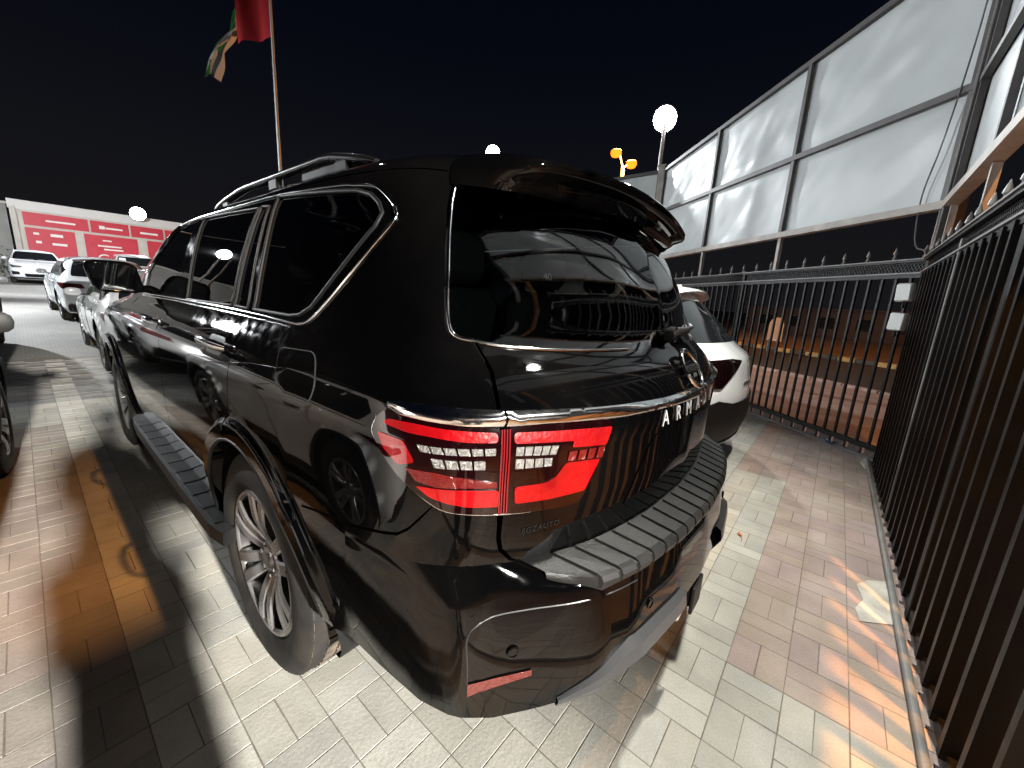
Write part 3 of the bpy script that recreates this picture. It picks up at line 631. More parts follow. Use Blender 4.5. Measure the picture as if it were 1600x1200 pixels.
# ------------------------------------------------------------------ wheels
def make_wheel(name, parent, R0=.414, W=.27, rim=.272, spokes=6, twin=True, flat=.0, treads=True, rimm=None, darkm=None):
    """axle along X, outer face towards -X; origin at hub"""
    rimm = rimm or RIM; darkm = darkm or RIMDARK
    w = bpy.data.objects.new(name, None); link(w, parent); hw = W/2
    prof = [(hw*.78,rim-.012),(hw*.97,rim+.03),(hw,rim+.07),(hw*.97,R0-.05),(hw*.86,R0-.016),(hw*.78,R0-.004),(-hw*.78,R0-.004),(-hw*.86,R0-.016),(-hw*.97,R0-.05),(-hw,rim+.075),(-hw*.985,rim+.05),(-hw*.99,rim+.045),(-hw*.95,rim+.02),(-hw*.80,rim-.002)]
    ty = MB().lathe([(-a, r) for a, r in prof][::-1], 64).build('tyre', RUBBER, w, smooth=50)
    if treads:
        b = MB(); n = 62; wid = hw*1.62
        for row, (x0, x1) in enumerate(((-.5,-.33),(-.29,-.12),(-.08,.08),(.12,.29),(.33,.5))):
            for k in range(n):
                t0 = 2*math.pi*(k+.15+.35*(row%2))/n; t1 = 2*math.pi*(k+.86+.35*(row%2))/n; sk = .012*(1 if row < 2 else -1 if row > 2 else 0)
                r0 = R0-.012; r1 = R0+.001 - (.008 if row in (0,4) else 0); xs = (x0*wid, x1*wid); V = []
                for r in (r0, r1):
                    for (x, t) in ((xs[0],t0),(xs[1],t0+sk),(xs[1],t1+sk),(xs[0],t1)): V.append((x, r*math.cos(t), r*math.sin(t)))
                b.add(V, [(4,5,6,7),(0,1,5,4),(1,2,6,5),(2,3,7,6),(3,0,4,7)])
        kind(b.build('tread', TREAD, w), 'stuff')
    xf = -hw*.80
    MB().lathe([(xf-.004,rim),(xf-.010,rim-.006),(xf-.008,rim-.018),(xf+.03,rim-.03),(hw*.6,rim-.035),(hw*.7,rim-.01)], 64).build('rim_barrel', darkm, w, smooth=50)
    MB().lathe([(xf-.004,rim+.002),(xf-.012,rim-.004),(xf-.011,rim-.016),(xf-.002,rim-.022)], 64).build('rim_lip', rimm, w, smooth=60)
    # brake disc
    MB().lathe([(xf+.075,.06),(xf+.075,.175),(xf+.10,.175),(xf+.10,.06)], 40, closed=True).build('brake_disc', GALV, w, smooth=40)
    MB().lathe([(xf+.11,rim-.04),(xf+.115,.02)], 32).build('wheel_back', darkm, w)
    def sp(a0, a1, w0, w1):
        rows = []; A = Vector((0,.046*math.cos(a0),.046*math.sin(a0))); B = Vector((0,(rim-.014)*math.cos(a1),(rim-.014)*math.sin(a1))); tn = (B-A).normalized(); tn = Vector((0,-tn.z,tn.y))
        for q in range(6):
            u = q/5; wd = w0+(w1-w0)*u; x = xf+.034-.046*math.sin(min(1, u*1.3)*math.pi/2)
            c = A.lerp(B,u)+Vector((x,0,0))
            rows.append([c-tn*wd/2+Vector((.05,0,0)), c-tn*wd/2+Vector((.007,0,0)), c-tn*wd*.36, c+tn*wd*.36, c+tn*wd/2+Vector((.007,0,0)), c+tn*wd/2+Vector((.05,0,0))])
        return rows
    for k in range(spokes):
        a = 2*math.pi*k/spokes+.3; d = .17 if twin else 0
        for sgn in ((-1, 1) if twin else (0,)):
            rows = sp(a+sgn*.30, a+sgn*d*1.05, .040 if twin else .05, .052 if twin else .045)
            o = MB().loft(rows, cap=True); o = meshobj('spoke', o.v, o.f, rimm, w, smooth=28)
            o.data.materials.append(darkm)
            for pl in o.data.polygons:
                if abs(pl.normal.x) < .55: pl.material_index = 1
    MB().lathe([(xf+.06,.075),(xf+.028,.075),(xf+.018,.066),(xf+.018,.045),(xf+.010,.036),(xf+.006,.030),(xf+.005,.0)], 32).build('hub_cap', rimm, w, smooth=40)
    for k in range(6):
        a = 2*math.pi*k/6; c = (xf+.02, .056*math.cos(a), .056*math.sin(a))
        MB().lathe([(c[0]+.01,.010),(c[0]-.008,.010),(c[0]-.011,.006),(c[0]-.011,0)], 6, c=(0,c[1],c[2])).build('lug_nut', CHROME, w)
    return w

# ------------------------------------------------------------------ text on things
def flat_text(name, s, size, m, parent, loc, xdir, updir, depth=.002, spacing=1.0, align='CENTER', bevel=0, shear=0):
    cu = bpy.data.curves.new(name, 'FONT'); cu.body = s; cu.size = size; cu.extrude = depth; cu.align_x = align; cu.align_y = 'CENTER'; cu.space_character = spacing; cu.bevel_depth = bevel; cu.shear = shear
    o = bpy.data.objects.new(name, cu); me = bpy.data.meshes.new_from_object(o); me.materials.clear(); me.materials.append(m)
    bpy.data.objects.remove(o); o = bpy.data.objects.new(name, me); link(o, parent)
    x = Vector(xdir).normalized(); z = x.cross(Vector(updir)).normalized(); y = z.cross(x)
    M = Matrix((x, y, z)).transposed().to_4x4(); M.translation = Vector(loc); o.matrix_local = M
    return o

# ------------------------------------------------------------------ the black suv
SEC = [(.36,.935,-.98,3.93),(.50,.968,-1.04,4.00),(.65,.988,-1.10,4.04),(.80,.998,-1.15,4.05),(.95,1.0,-1.158,4.04),(1.08,.995,-1.158,4.01),
(1.17,.978,-1.145,3.86),(1.23,.953,-1.115,3.45),(1.28,.922,-1.065,3.0),(1.33,.900,-1.03,2.75),(1.45,.872,-1.0,2.55),(1.60,.830,-.935,2.28),(1.69,.797,-.88,2.12),
(1.752,.760,-.84,2.0),(1.798,.70,-.81,1.88),(1.832,.60,-.79,1.78),(1.858,.45,-.78,1.7),(1.873,.25,-.775,1.66),(1.878,.0,-.775,1.64)]
def build_suv():
    sh = Shell(SEC, [(-.01,.412),(3.086,.412)]); TM, HM = sh.TM, sh.HM
    car = thing('suv', 'black full-size suv with chrome tailgate strip, seen from its rear left corner', 'suv')
    arR = sh.circle(-.01, .412, .478); arF = sh.circle(3.086, .412, .478); G = .003
    XR = [sh.side(-.01+r*math.cos(a), .412+r*math.sin(a)) for r in (.490,.505,.520,.5315,.538,.545,.552,.5625,.58) for a in np.linspace(R(-8),R(190),84)]; XF = [sh.side(3.086+r*math.cos(a), .412+r*math.sin(a)) for r in (.490,.505,.520,.5315,.538,.545,.552,.5625,.58) for a in np.linspace(R(-8),R(190),84)]
    Q = [(1.889,.997),(1.519,.995),(1.454,1.001),(1.387,1.028),(1.314,1.085),(1.1,1.255),(1.073,1.291),(1.082,1.322),(1.112,1.351),(1.168,1.367),(1.5,1.396),(1.855,1.412)]
    D1 = [(1.965,.996),(1.956,1.378),(2.099,1.385),(2.13,1.0)]; D2 = [(2.165,.999),(2.129,1.382),(2.511,1.40),(2.875,1.411),(2.817,.995)]
    D3 = [(3.04,1.003),(2.99,1.414),(3.6,1.412),(4.25,1.395),(4.62,1.27),(4.62,1.12),(4.40,1.0)]
    GG = [(.848,1.381),(.871,1.308),(.89,1.199),(.897,1.096),(.894,1.032),(.888,1.002),(.871,.987),(.841,.981),(.774,.97),(.658,.961),(.517,.957),(.326,.954),(.02,.949)]
    GGs = GG[:-1]+[(0,.949)]
    GATE_GL = GGs+[(-t, h) for t, h in GGs[::-1][1:]]
    SEAM = [(.836,.981),(.819,.942),(.812,.914),(.812,.859),(.810,.833),(.802,.79),(.790,.611),(.793,.58),(.794,.543),(.787,.511),(.76,.478),(.729,.462)]
    BS = [(1.394,.481),(1.3,.499),(1.175,.515),(1.057,.538),(1.019,.547),(.99,.568),(.96,.603),(.936,.633)]
    top = 1.432
    rd = lambda s_: [(1.972+s_*G, .3),(1.945+s_*G,.70),(1.945+s_*G,.83),(1.970+s_*G,.90),(1.978+s_*G,.976),(1.925+s_*G,1.2),(1.905+s_*G,top)]
    fd = lambda s_: [(3.0+s_*G,.11),(3.025+s_*G,.40),(3.03+s_*G,.80),(3.03+s_*G,.98),(2.94+s_*G,1.2),(2.93+s_*G,top)]
    ff = lambda s_: [(4.16+s_*G,.11),(4.16+s_*G,.64),(4.30+s_*G,.80),(4.52+s_*G,.985),(4.78+s_*G,1.12),(4.80+s_*G,1.30),(4.62+s_*G,top)]
    gl = [(t+.010, h+ (.004 if h > 1.3 else 0)) for t, h in GG[:7]]
    quarter = rd(-1)+[(.855,top)]+[(.858,1.39)]+gl[1:]+[(t+.005,h) for t, h in SEAM[:5]]+[(.806,.80),(.80,.62),(.80,.606)]+[(.883,.621),(.936,.633)]+[(t,h+.004) for t, h in BS[::-1]][1:]+[(1.43,.40),(1.5,.30)]
    front = [(4.6,.99)]
    for mir in (False, True):
        side = 'left' if not mir else 'right'
        q = panel(sh, 'quarter_panel', quarter, BLACK, car, holes=[Q, arR], mirror=mir, grid=.05, extra=XR)
        panel(sh, 'window', [(t,h) for t,h in Q], PRIVACY, q, off=-.004, ret=0, mirror=mir)
        trim(sh, 'window_seal', Q, .006, SEAL, q, off=0., mirror=mir, closed=True)
        d = panel(sh, 'rear_door', rd(1)+fd(-1)[::-1]+[(2.3,.11)], BLACK, car, holes=[D1, D2, arR], mirror=mir, grid=.06, extra=XR)
        panel(sh, 'window', D2, PRIVACY, d, off=-.004, ret=0, mirror=mir); panel(sh, 'quarter_light', D1, PRIVACY, d, off=-.004, ret=0, mirror=mir)
        trim(sh, 'window_seal', D2, .005, SEAL, d, off=0., mirror=mir, closed=True); trim(sh, 'window_seal', D1, .005, SEAL, d, off=0., mirror=mir, closed=True)
        d2 = panel(sh, 'front_door', fd(1)+ff(-1)[::-1], BLACK, car, holes=[D3, arF], mirror=mir, grid=.07, extra=XF)
        panel(sh, 'window', D3, CLEAR, d2, off=-.004, ret=0, mirror=mir)
        fe = panel(sh, 'front_fender', ff(1)[:4]+[(4.78,.99),(5.05,.93),(5.25,.80),(5.3,.10)], BLACK, car, holes=[arF], mirror=mir, grid=.06, extra=XF)
        panel(sh, 'windscreen_pillar', ff(1)[3:]+[(4.9,top),(5.02,1.2),(5.02,1.0),(4.78,.993)], BLACK, car, mirror=mir, grid=.06)
        panel(sh, 'rocker', [(1.42,.0),(1.42,.30),(1.9,.34),(1.975,.29),(2.3,.105),(4.17,.105),(5.3,.09),(5.3,0)], BLACK, car, holes=[arR, arF], mirror=mir, grid=.07, extra=XR+XF)
        # chrome belt line and window surround
        fr = [(4.42,.988),(3.04,.990),(1.964,.984),(1.513,.974),(1.44,.976),(1.394,.987),(1.33,1.026),(1.189,1.133),(1.041,1.259),(1.026,1.295),(1.036,1.323),(1.08,1.366),(1.113,1.377),(1.191,1.387),(1.3,1.396),(1.909,1.420),(2.93,1.428),(3.6,1.428),(4.3,1.412)]
        trim(sh, 'chrome_window_surround', catmull(fr,4), .0045, CHROME, car, off=.002, mirror=mir)
        trim(sh, 'chrome_belt_strip', [(4.42,.974),(3.04,.977),(1.93,.968),(1.52,.962)], .0035, CHROME, car, off=.002, mirror=mir)
        # flare lip
        lip = [sh.side(-.01+.480*math.cos(a), .412+.480*math.sin(a)) for a in np.linspace(R(-6), R(171), 60)]
        trim(sh, 'wheel_arch_lip', lip, .007, PLASTIC, car, off=-.004, mirror=mir)
        lip = [sh.side(3.086+.480*math.cos(a), .412+.480*math.sin(a)) for a in np.linspace(R(-4), R(184), 60)]
        trim(sh, 'wheel_arch_lip', lip, .007, PLASTIC, car, off=-.004, mirror=mir)
        sx = 1 if mir else -1
        for cy in (-.01, 3.086):      # wheel-well liners
            rows = []
            for a in np.linspace(R(-25), R(205), 30):
                y, z = cy+.492*math.cos(a), max(.30, .412+.492*math.sin(a)); xo = min(.958, float(sh.fW(sh.hz_of(z)))-.012); rows.append([(sx*xo, y, z), (sx*.60, y, z)])
            MB().loft(rows).build('wheel_well_liner', PLASTIC, car, smooth=60)
            MB().box((sx*.60, cy, .62), (.02, 1.0, .62)).build('wheel_well_wall', PLASTIC, car)
        # door handles: chrome grip over a scooped cup
        for t0, t1, hh, dd in ((1.985,2.285,.838,d),(3.06,3.34,.838,d2)):
            tt = np.linspace(t0, t1, 9); offs = .008+.034*np.sin(np.linspace(0, math.pi, 9))**.5
            P = np.array([sh.P(np.array(t), np.array(hh), float(o)) for t, o in zip(tt, offs)])
            if mir: P = P*np.array([-1.,1,1])
            h_ = MB().tube(P, [.008]+[.0115]*7+[.008], 10, sx=.8, sy=1.5).build('door_handle', CHROME, dd, smooth=60)
            c = rounded([(t0+.05,hh-.035),(t1-.06,hh-.035),(t1-.06,hh+.035),(t0+.05,hh+.035)], .03)
            panel(sh, 'handle_cup', c, mat('handle_recess', (.004,.004,.004), .25, coat=.6), dd, off=.0015, ret=.004, mirror=mir, grid=.03)
        # mirrors
        mc = Vector((sx*1.045, 1.86, 1.415))
        def ring(y, sc, dx=0, dz=0):
            o = []
            for k in range(20):
                a = 2*math.pi*k/20; ca, sa = math.cos(a), math.sin(a); e = .45
                px = .112*sc*math.copysign(abs(ca)**e, ca); pz = .092*sc*math.copysign(abs(sa)**e, sa); px += -.018*(pz/.09)*sx*-1
                o.append(mc+Vector((px+dx, y, pz+dz)))
            return o
        rows = [ring(-.012,.86), ring(-.018,.94), ring(-.008,1.0), ring(.04,1.0), ring(.09,.93), ring(.125,.72), ring(.138,.3)]
        if not mir: rows = [r[::-1] for r in rows]
        mr = MB().loft(rows, closed=True, cap=True).build('mirror', BLACK, car, smooth=50)
        g = MB().loft([ring(-.0135,.85), ring(-.0155,.84)], closed=True, cap=True).build('mirror_glass', mat('mirror_glass', (.55,.57,.58), .03, metal=1), mr)
        MB().box((sx*.925, 1.90, 1.352), (.10, .07, .045), bev=.012).build('mirror_arm', BLACK, mr, smooth=40)
        panel(sh, 'mirror_sail', [(4.40,1.003),(4.62,1.12),(4.75,1.12),(4.52,.992)], PLASTIC, d2, off=.004, mirror=mir)
        # running board
        pts = [(sx*.90,2.30),(sx*.985,2.34),(sx*1.02,2.26),(sx*1.035,2.0),(sx*1.04,.56),(sx*1.038,.36),(sx*1.02,.25),(sx*.93,.27)]
        pts = pts if mir else pts[::-1]
        rb = MB().prism(pts, .385, .445).build('running_board', PLASTIC, car)
        for k in range(11):
            MB().box((sx*.985, .42+.165*k, .4465), (.075, .150, .004), bev=.0015).build('tread_strip', mat('board_rubber', (.0018,.0024,.0024), .55, spec=.12, bump=.2, bump_scale=200), rb)
        for k, y in enumerate((.5, 1.25, 2.0)): MB().box((sx*.82, y, .40), (.3,.05,.03)).build('bracket', PLASTIC, rb)
        # roof rail
        ys = np.linspace(1.25, -.30, 26); P = []
        for i, y in enumerate(ys):
            u = i/25; t_, h_ = sh.side(y, 1.80); b = sh.P(np.array(t_), np.array(1.555)); tt = np.linspace(.3, TM, 600)
            t2 = float(np.interp(y, sh.S(tt, np.full_like(tt, 1.555))[:,1], tt)); b = sh.P(np.array(t2), np.array(1.555))
            lift = .048*min(1, math.sin(min(u, .5)*math.pi)*1.25 if u < .5 else math.sin(min(1-u, .5)*math.pi)*1.9)
            P.append((-b[0] if mir else b[0], b[1], b[2]+lift))
        rail = MB().tube(P, [.012]+[.019]*24+[.010], 10, sx=1.1, sy=.8).build('roof_rail', mat('rail_black', (.004,.004,.0045), .25, coat=.5), car, smooth=60)
        for i in (3, 13, 22):
            p = Vector(P[i]); MB().box((p.x, p.y, p.z-.03), (.030,.09,.05), bev=.008).build('rail_foot', SEAL, rail)
        fill = MB()
        fill.loft([[Vector(P[i])-Vector((0,0,.01)), Vector((P[i][0], P[i][1], P[i][2]-.09))] for i in range(17,26)]); fill.build('rail_fin', SEAL, rail)
    panel(sh, 'fuel_door', rounded([(1.560,.895),(1.345,.905),(1.330,.82),(1.352,.775),(1.542,.771)], .03), BLACK, car, off=.0018, ret=.004, grid=.04)
    trim(sh, 'fuel_door_gap', rounded([(1.560,.895),(1.345,.905),(1.330,.82),(1.352,.775),(1.542,.771)], .03), .0022, mat('gap_black', (.001,.001,.001), .9), car, off=0, closed=True)
    panel(sh, 'roof', [(0,top+.006),(TM,top+.006),(TM,HM),(0,HM)], BLACK, car, both=True, ret=0, grid=.07)
    panel(sh, 'hood', [(4.79,.998),(5.06,.94),(5.26,.808),(TM,.80),(TM,1.0)], BLACK, car, both=True, ret=0, grid=.07)
    panel(sh, 'windscreen', [(5.025,.995),(TM,.995),(TM,top),(4.91,top)], CLEAR, car, both=True, ret=0, grid=.08)
    panel(sh, 'front_bumper', [(5.305,.0),(5.255,.79),(TM,.79),(TM,0)], BLACK, car, both=True, ret=0, grid=.08)
    panel(sh, 'grille', rounded([sh.nose(.46,1.05),sh.nose(.40,.62),(TM,sh.hz_of(.62)),(TM,sh.hz_of(1.05))], .05), PLASTIC, car, both=True, off=.012, grid=.08)
    for mir in (False, True): panel(sh, 'headlight', rounded([sh.nose(.90,1.03),sh.nose(.55,1.02),sh.nose(.52,.86),sh.nose(.80,.84)], .03), mat('headlight_lens', (.5,.52,.55), .08, coat=1), car, off=.01, mirror=mir, grid=.06)
    # ---- tailgate
    sg = SEAM; gate = [(t-.004,h) for t, h in [(.853,top-.02)]]+[(t+.004,h) for t, h in GG[:8]]+[(t-.005,h) for t, h in SEAM]+[(.5,.456),(0,.452)]
    gate = gate+[(-t,h) for t, h in gate[::-1][1:]]
    tg = panel(sh, 'tailgate', gate, BLACK, car, holes=[GATE_GL], grid=.05)
    panel(sh, 'rear_window', GATE_GL+[(-.4,1.392),(0,1.395),(.4,1.392)][0:3], PRIVACY, tg, off=-.003, ret=0, grid=.05)
    trim(sh, 'window_chrome_edge', catmull(GG[:12],3), .0045, CHROME, tg, off=.002); trim(sh, 'window_chrome_edge', catmull(GG[:12],3), .0045, CHROME, tg, off=.002, mirror=True)
    panel(sh, 'plate_surround', rounded([(.30,.705),(.415,.515),(-.415,.515),(-.30,.705)], .03), BLACK, tg, off=.003, ret=.003, grid=.05)
    # chrome strip with a rolled section
    ct = [(1.056,.834),(1.047,.837),(.978,.840),(.909,.838),(.821,.832),(.792,.830),(.65,.823),(.466,.815),(.293,.809),(0,.803)]
    cb = [(0,.772),(.295,.780),(.461,.783),(.553,.787),(.694,.795),(.795,.796),(.877,.801),(.942,.806),(1.014,.811),(1.05,.820)]
    hc = lambda t: np.interp(np.abs(t), [p[0] for p in ct[::-1]], [p[1] for p in ct[::-1]]); hb = lambda t: np.interp(np.abs(t), [p[0] for p in cb], [p[1] for p in cb])
    def coff(t, h):
        u = np.clip((h-hb(t))/(hc(t)-hb(t)+1e-6), 0, 1); e = np.clip((1.06-np.abs(t))/.05, 0, 1)**.5
        return .004+(.020*np.interp(u, [0,.12,.5,.60,.9,1], [.35,.75,1.0,1.0,.45,.15]))*e
    upper = [(t,h) for t, h in ct if t < .800]; lower = [(t,h) for t, h in cb if t < .796]
    half = [(.797,.830)]+upper[1:]+lower+[(.797,.796)]
    full = half[:len(upper)]+[(-t,h) for t, h in upper[::-1][1:]]+[(-.797,.830),(-.797,.796)]+[(-t,h) for t, h in lower[::-1]][:-1]+lower+[(.797,.796)]
    cs = panel(sh, 'chrome_strip', full, CHROME, tg, off=coff, grid=.022, ret=.02)
    o_ = [p for p in ct if p[0] > .802]+[(.803,.8305),(.803,.797)]+[p for p in cb if p[0] > .803]
    for mir in (False, True): panel(sh, 'chrome_strip', o_, CHROME, car, off=coff, grid=.022, ret=.02, mirror=mir)
    # raised letters and badge
    for s_, t in zip('ARMADA', (.245,.152,.062,-.040,-.140,-.240)):
        P = sh.P(np.array(t), np.array(.745), .004); N = sh.N0(np.array(t), np.array(.745)); xd = sh.P(np.array(t-.03), np.array(.745))-sh.P(np.array(t+.03), np.array(.745))
        flat_text('letter', s_, .066, mat('letter_silver', (.55,.55,.56), .32, metal=.5), tg, P, xd, np.cross(N, xd), depth=.0018)
    bc = sh.P(np.array(.0), np.array(.868), .010); bn = Vector(sh.N0(np.array(.0), np.array(.868))); bx = Vector((1,0,0)); by = bn.cross(bx).normalized()
    badge = bpy.data.objects.new('badge', None); link(badge, tg)
    for a0, a1 in ((R(14),R(166)),(R(194),R(346))):
        MB().tube([Vector(bc)+bx*.066*math.cos(a)+by*.066*math.sin(a) for a in np.linspace(a0,a1,20)], .0085, 8).build('ring_half', CHROME, badge, smooth=60)
    plate = MB(); 
    M = Matrix((bx,by,bn)).transposed().to_4x4(); M.translation = Vector(bc)
    plate.box((0,0,0), (.155,.026,.010), mtx=M); plate.build('name_bar', CHROME, badge)
    flat_text('letters', 'NISSAN', .023, PLASTIC, badge, Vector(bc)+bn*.006, bx, by, depth=.001, spacing=1.15)
    # faint dealer sticker and the number on the glass
    P = sh.P(np.array(.69), np.array(.545), .001); xd = sh.P(np.array(.66), np.array(.545))-sh.P(np.array(.72), np.array(.545)); N = sh.N0(np.array(.69), np.array(.545))
    st = mat('dark_sticker', (.005,.005,.005), .4, spec=.2); flat_text('dealer_sticker', 'EGZAUTO', .020, st, tg, P, xd, np.cross(N, xd), depth=.0004, spacing=1.2)
    P = sh.P(np.array(.608), np.array(1.150), -.010); xd = sh.P(np.array(.58), np.array(1.150))-sh.P(np.array(.64), np.array(1.150)); N = sh.N0(np.array(.608), np.array(1.150))
    flat_text('number_sticker', '40', .028, mat('sticker_white', (.8,.8,.8), .6), tg, P, xd, np.cross(N, xd), depth=.0003)
    # wiper
    pts = [sh.P(np.array(t), np.array(h), o) for t, h, o in ((.02,.985,.02),(.0,.99,.03),(-.15,.992,.03),(-.40,1.0,.025),(-.62,1.01,.018))]
    wp = MB().tube(pts, [.018,.017,.012,.008,.006], 8).build('wiper', PLASTIC, tg, smooth=60)
    MB().lathe([(0,.026),(.02,.026),(.032,.020),(.036,0)], 16, axis='Y', c=Vector(pts[0])+Vector((0,-.02,0)), closed=False).build('wiper_pivot', PLASTIC, wp, smooth=40)
    MB().tube([sh.P(np.array(t), np.array(h), .010) for t, h in ((-.12,.975),(-.40,.985),(-.72,1.0))], .006, 6).build('wiper_blade', PLASTIC, wp)
    # ---- tail lights
    lens_o = [(1.05,.821),(1.014,.810),(.942,.804),(.877,.800),(.805,.7945),(.797,.605),(.883,.618),(.922,.629),(.967,.656),(1.027,.70),(1.069,.741),(1.09,.769),(1.078,.80)]
    lens_i = [(.795,.7945),(.694,.7935),(.553,.7855),(.506,.781),(.504,.771),(.53,.702),(.571,.618),(.59,.593),(.608,.588),(.719,.596),(.787,.604)]
    SH = {}
    for nm, poly in dict(R_TOP=[(1.043,.801),(.978,.80),(.911,.794),(.816,.786),(.814,.766),(.879,.770),(.944,.778),(.996,.781),(1.057,.79)],
        R_HOOK=[(1.070,.771),(1.003,.764),(.976,.724),(1.012,.714),(1.053,.743)], R_BOT=[(.972,.676),(.905,.673),(.806,.664),(.800,.626),(.868,.633),(.908,.643),(.942,.655)],
        R_MID=[(.995,.71),(.932,.708),(.812,.683),(.810,.670),(.872,.675),(.930,.677),(.972,.686)],
        G_TOP=[(.780,.784),(.506,.767),(.524,.725),(.634,.736),(.627,.750),(.779,.761)], G_LOW=[(.646,.701),(.540,.692),(.580,.619),(.680,.620),(.768,.626),(.771,.665),(.695,.662),(.671,.670)],
        G_LED=[(.643,.727),(.523,.722),(.530,.694),(.645,.705)]).items(): SH[nm] = poly
    for mir in (False, True):
        lo = panel(sh, 'tail_light', rounded(lens_o,.02,3), LENSBLK, car, off=.010, grid=.03, ret=.014, mirror=mir)
        li = panel(sh, 'tail_light', rounded(lens_i,.015,3), LENSBLK, tg, off=.010, grid=.03, ret=.014, mirror=mir)
        for nm in ('R_TOP','R_HOOK','R_BOT'): panel(sh, 'light_bar', rounded(SH[nm],.008,3), REDBAR, lo, off=.0125, grid=.03, ret=.002, mirror=mir)
        panel(sh, 'reflector', SH['R_MID'], REDDIM, lo, off=.0118, grid=.03, ret=.002, mirror=mir)
        for nm in ('G_TOP','G_LOW'): panel(sh, 'light_bar', rounded(SH[nm],.008,3), REDBAR, li, off=.0125, grid=.03, ret=.002, mirror=mir)
        for k in range(4):
            a, b = SH['G_LED'][0], SH['G_LED'][1]; c_, d_ = SH['G_LED'][2], SH['G_LED'][3]; u0, u1 = k/4+.03, k/4+.22; L = lambda p, q_, u: (p[0]+(q_[0]-p[0])*u, p[1]+(q_[1]-p[1])*u)
            panel(sh, 'red_led', [L(a,b,u0),L(a,b,u1),L(d_,c_,u1),L(d_,c_,u0)], REDDIM, li, off=.0125, grid=.03, ret=.003, mirror=mir)
        for (p0, p1, p2, p3), n_, pr in (((( .975,.761),(.816,.755),(.816,.741),(.966,.748)),6,lo),(((.945,.737),(.836,.731),(.835,.713),(.937,.719)),4,lo),(((.775,.754),(.667,.745),(.674,.726),(.776,.736)),5,li),(((.775,.729),(.682,.719),(.682,.700),(.775,.707)),4,li)):
            for k in range(n_):
                u0, u1 = (k+.06)/n_, (k+.90)/n_; L = lambda p, q_, u: (p[0]+(q_[0]-p[0])*u, p[1]+(q_[1]-p[1])*u)
                panel(sh, 'clear_led', [L(p0,p1,u0),L(p0,p1,u1),L(p3,p2,u1),L(p3,p2,u0)], CLEARLED, pr, off=.0122, grid=.02, ret=.004, mirror=mir)
        for k in range(4):
            t = .790+.006*k if k < 2 else .797+.005*(k-1)
            trim(sh, 'lens_rib', [(t,.792),(t-.004*(k>=0),.608)], .0022, mat('dark_red_rib', (.10,.004,.006), .15, coat=1), lo if k > 1 else li, off=.0115, mirror=mir)
        trim(sh, 'lens_bright_edge', catmull([(.508,.770),(.53,.702),(.571,.618),(.6,.590),(.719,.5945),(.797,.603),(.883,.616),(.922,.627),(.967,.654),(1.027,.698),(1.071,.741),(1.093,.769),(1.08,.802)],3), .0022, CHROME, lo, off=.004, mirror=mir)
    # ---- bumper: upper corners on the shell, then ledge and fascia lofted round the rear
    CREASE = lambda t: float(np.interp(abs(t), [0,.55,.70,.80,.90,1.19], [.446,.447,.456,.474,.486,.490]))
    for mir in (False, True):
        up = [(t,h-.004) for t, h in BS]+[(.883,.613),(.802,.600),(.800,.575),(.800,.543),(.793,.51),(.765,.476),(.745,.464)]+[(t,CREASE(t)) for t in (.80,.90,1.0,1.1,1.19)]+[(1.19,.122),(1.5,.122),(1.5,.47),(1.43,.476)]
        panel(sh, 'bumper_corner', up, BLACK, car, holes=[arR], grid=.04, mirror=mir, extra=XR)
    EDGE = [(1.19,None),(1.09,(-.952,-.80,.817)),(1.0,(-.933,-.89,.792)),(.935,(-.913,-.958,.768)),(.915,(-.897,-.974,.766)),(.86,(-.821,-1.003,.765)),(.79,(-.751,-1.055,.765)),(.74,(-.70,-1.098,.765)),(.64,(-.614,-1.158,.765)),(.49,(-.479,-1.198,.765)),(.27,(-.271,-1.232,.765)),(0,(0,-1.248,.765))]
    BOT = [(1.19,(-.963,-.70,.475)),(1.09,(-.950,-.80,.48)),(1.0,(-.930,-.885,.48)),(.935,(-.908,-.958,.48)),(.915,(-.893,-.985,.48)),(.86,(-.845,-1.038,.48)),(.79,(-.769,-1.093,.48)),(.74,(-.72,-1.130,.485)),(.64,(-.634,-1.184,.49)),(.49,(-.50,-1.226,.50)),(.27,(-.28,-1.255,.51)),(0,(0,-1.268,.515))]
    eS = Vector(sh.P(np.array(1.19), np.array(CREASE(1.19)-.012))); EDGE[0] = (1.19, tuple(eS))
    tk = [e[0] for e in EDGE][::-1]
    def smooth_interp(tab, t):
        return Vector([float(np.interp(t, tk, [e[1][i] for e in tab][::-1])) for i in range(3)])
    tl = sorted(set(list(np.round(np.linspace(0,.86,27),4))+[.86,.89,.905,.915,.925,.935,.95,.975]+list(np.round(np.linspace(1.0,1.19,8),4))), reverse=True)
    half = []
    for t in tl:
        cr = Vector(sh.P(np.array(t), np.array(CREASE(t)))); E_ = smooth_interp(EDGE, t); B_ = smooth_interp(BOT, t); n = Vector((E_.x-cr.x*.6, E_.y+.45, 0)).normalized()
        s_ = max(0, (t-1.0)/.19); w = E_-cr
        row = [cr+Vector((0,0,.003))-w*.05, cr+w*.10, cr+w*.80, cr+w*.94, E_-Vector((0,0,.010))+n*.001]
        for u in (.10,.3,.55,.78,.93,1.0):
            p = E_.lerp(B_, u); bulge = .008*math.sin(math.pi*u)*(1-s_); q = p+n*bulge
            if s_ > 0:
                zz = p.z; sp = Vector(sh.P(np.array(t), np.array(sh.hz_of(zz)))); q = q.lerp(sp, s_)
            row.append(q)
        row += [row[-1]-n*.012-Vector((0,0,.004)), row[-1]-n*.16+Vector((0,0,.03))]
        half.append(row)
    mirr = lambda v: Vector((-v.x, v.y, v.z))
    rows = half+[[mirr(p) for p in r] for r in half[::-1][1:]]; st_t = np.array(tl+[-t for t in tl[::-1][1:]])
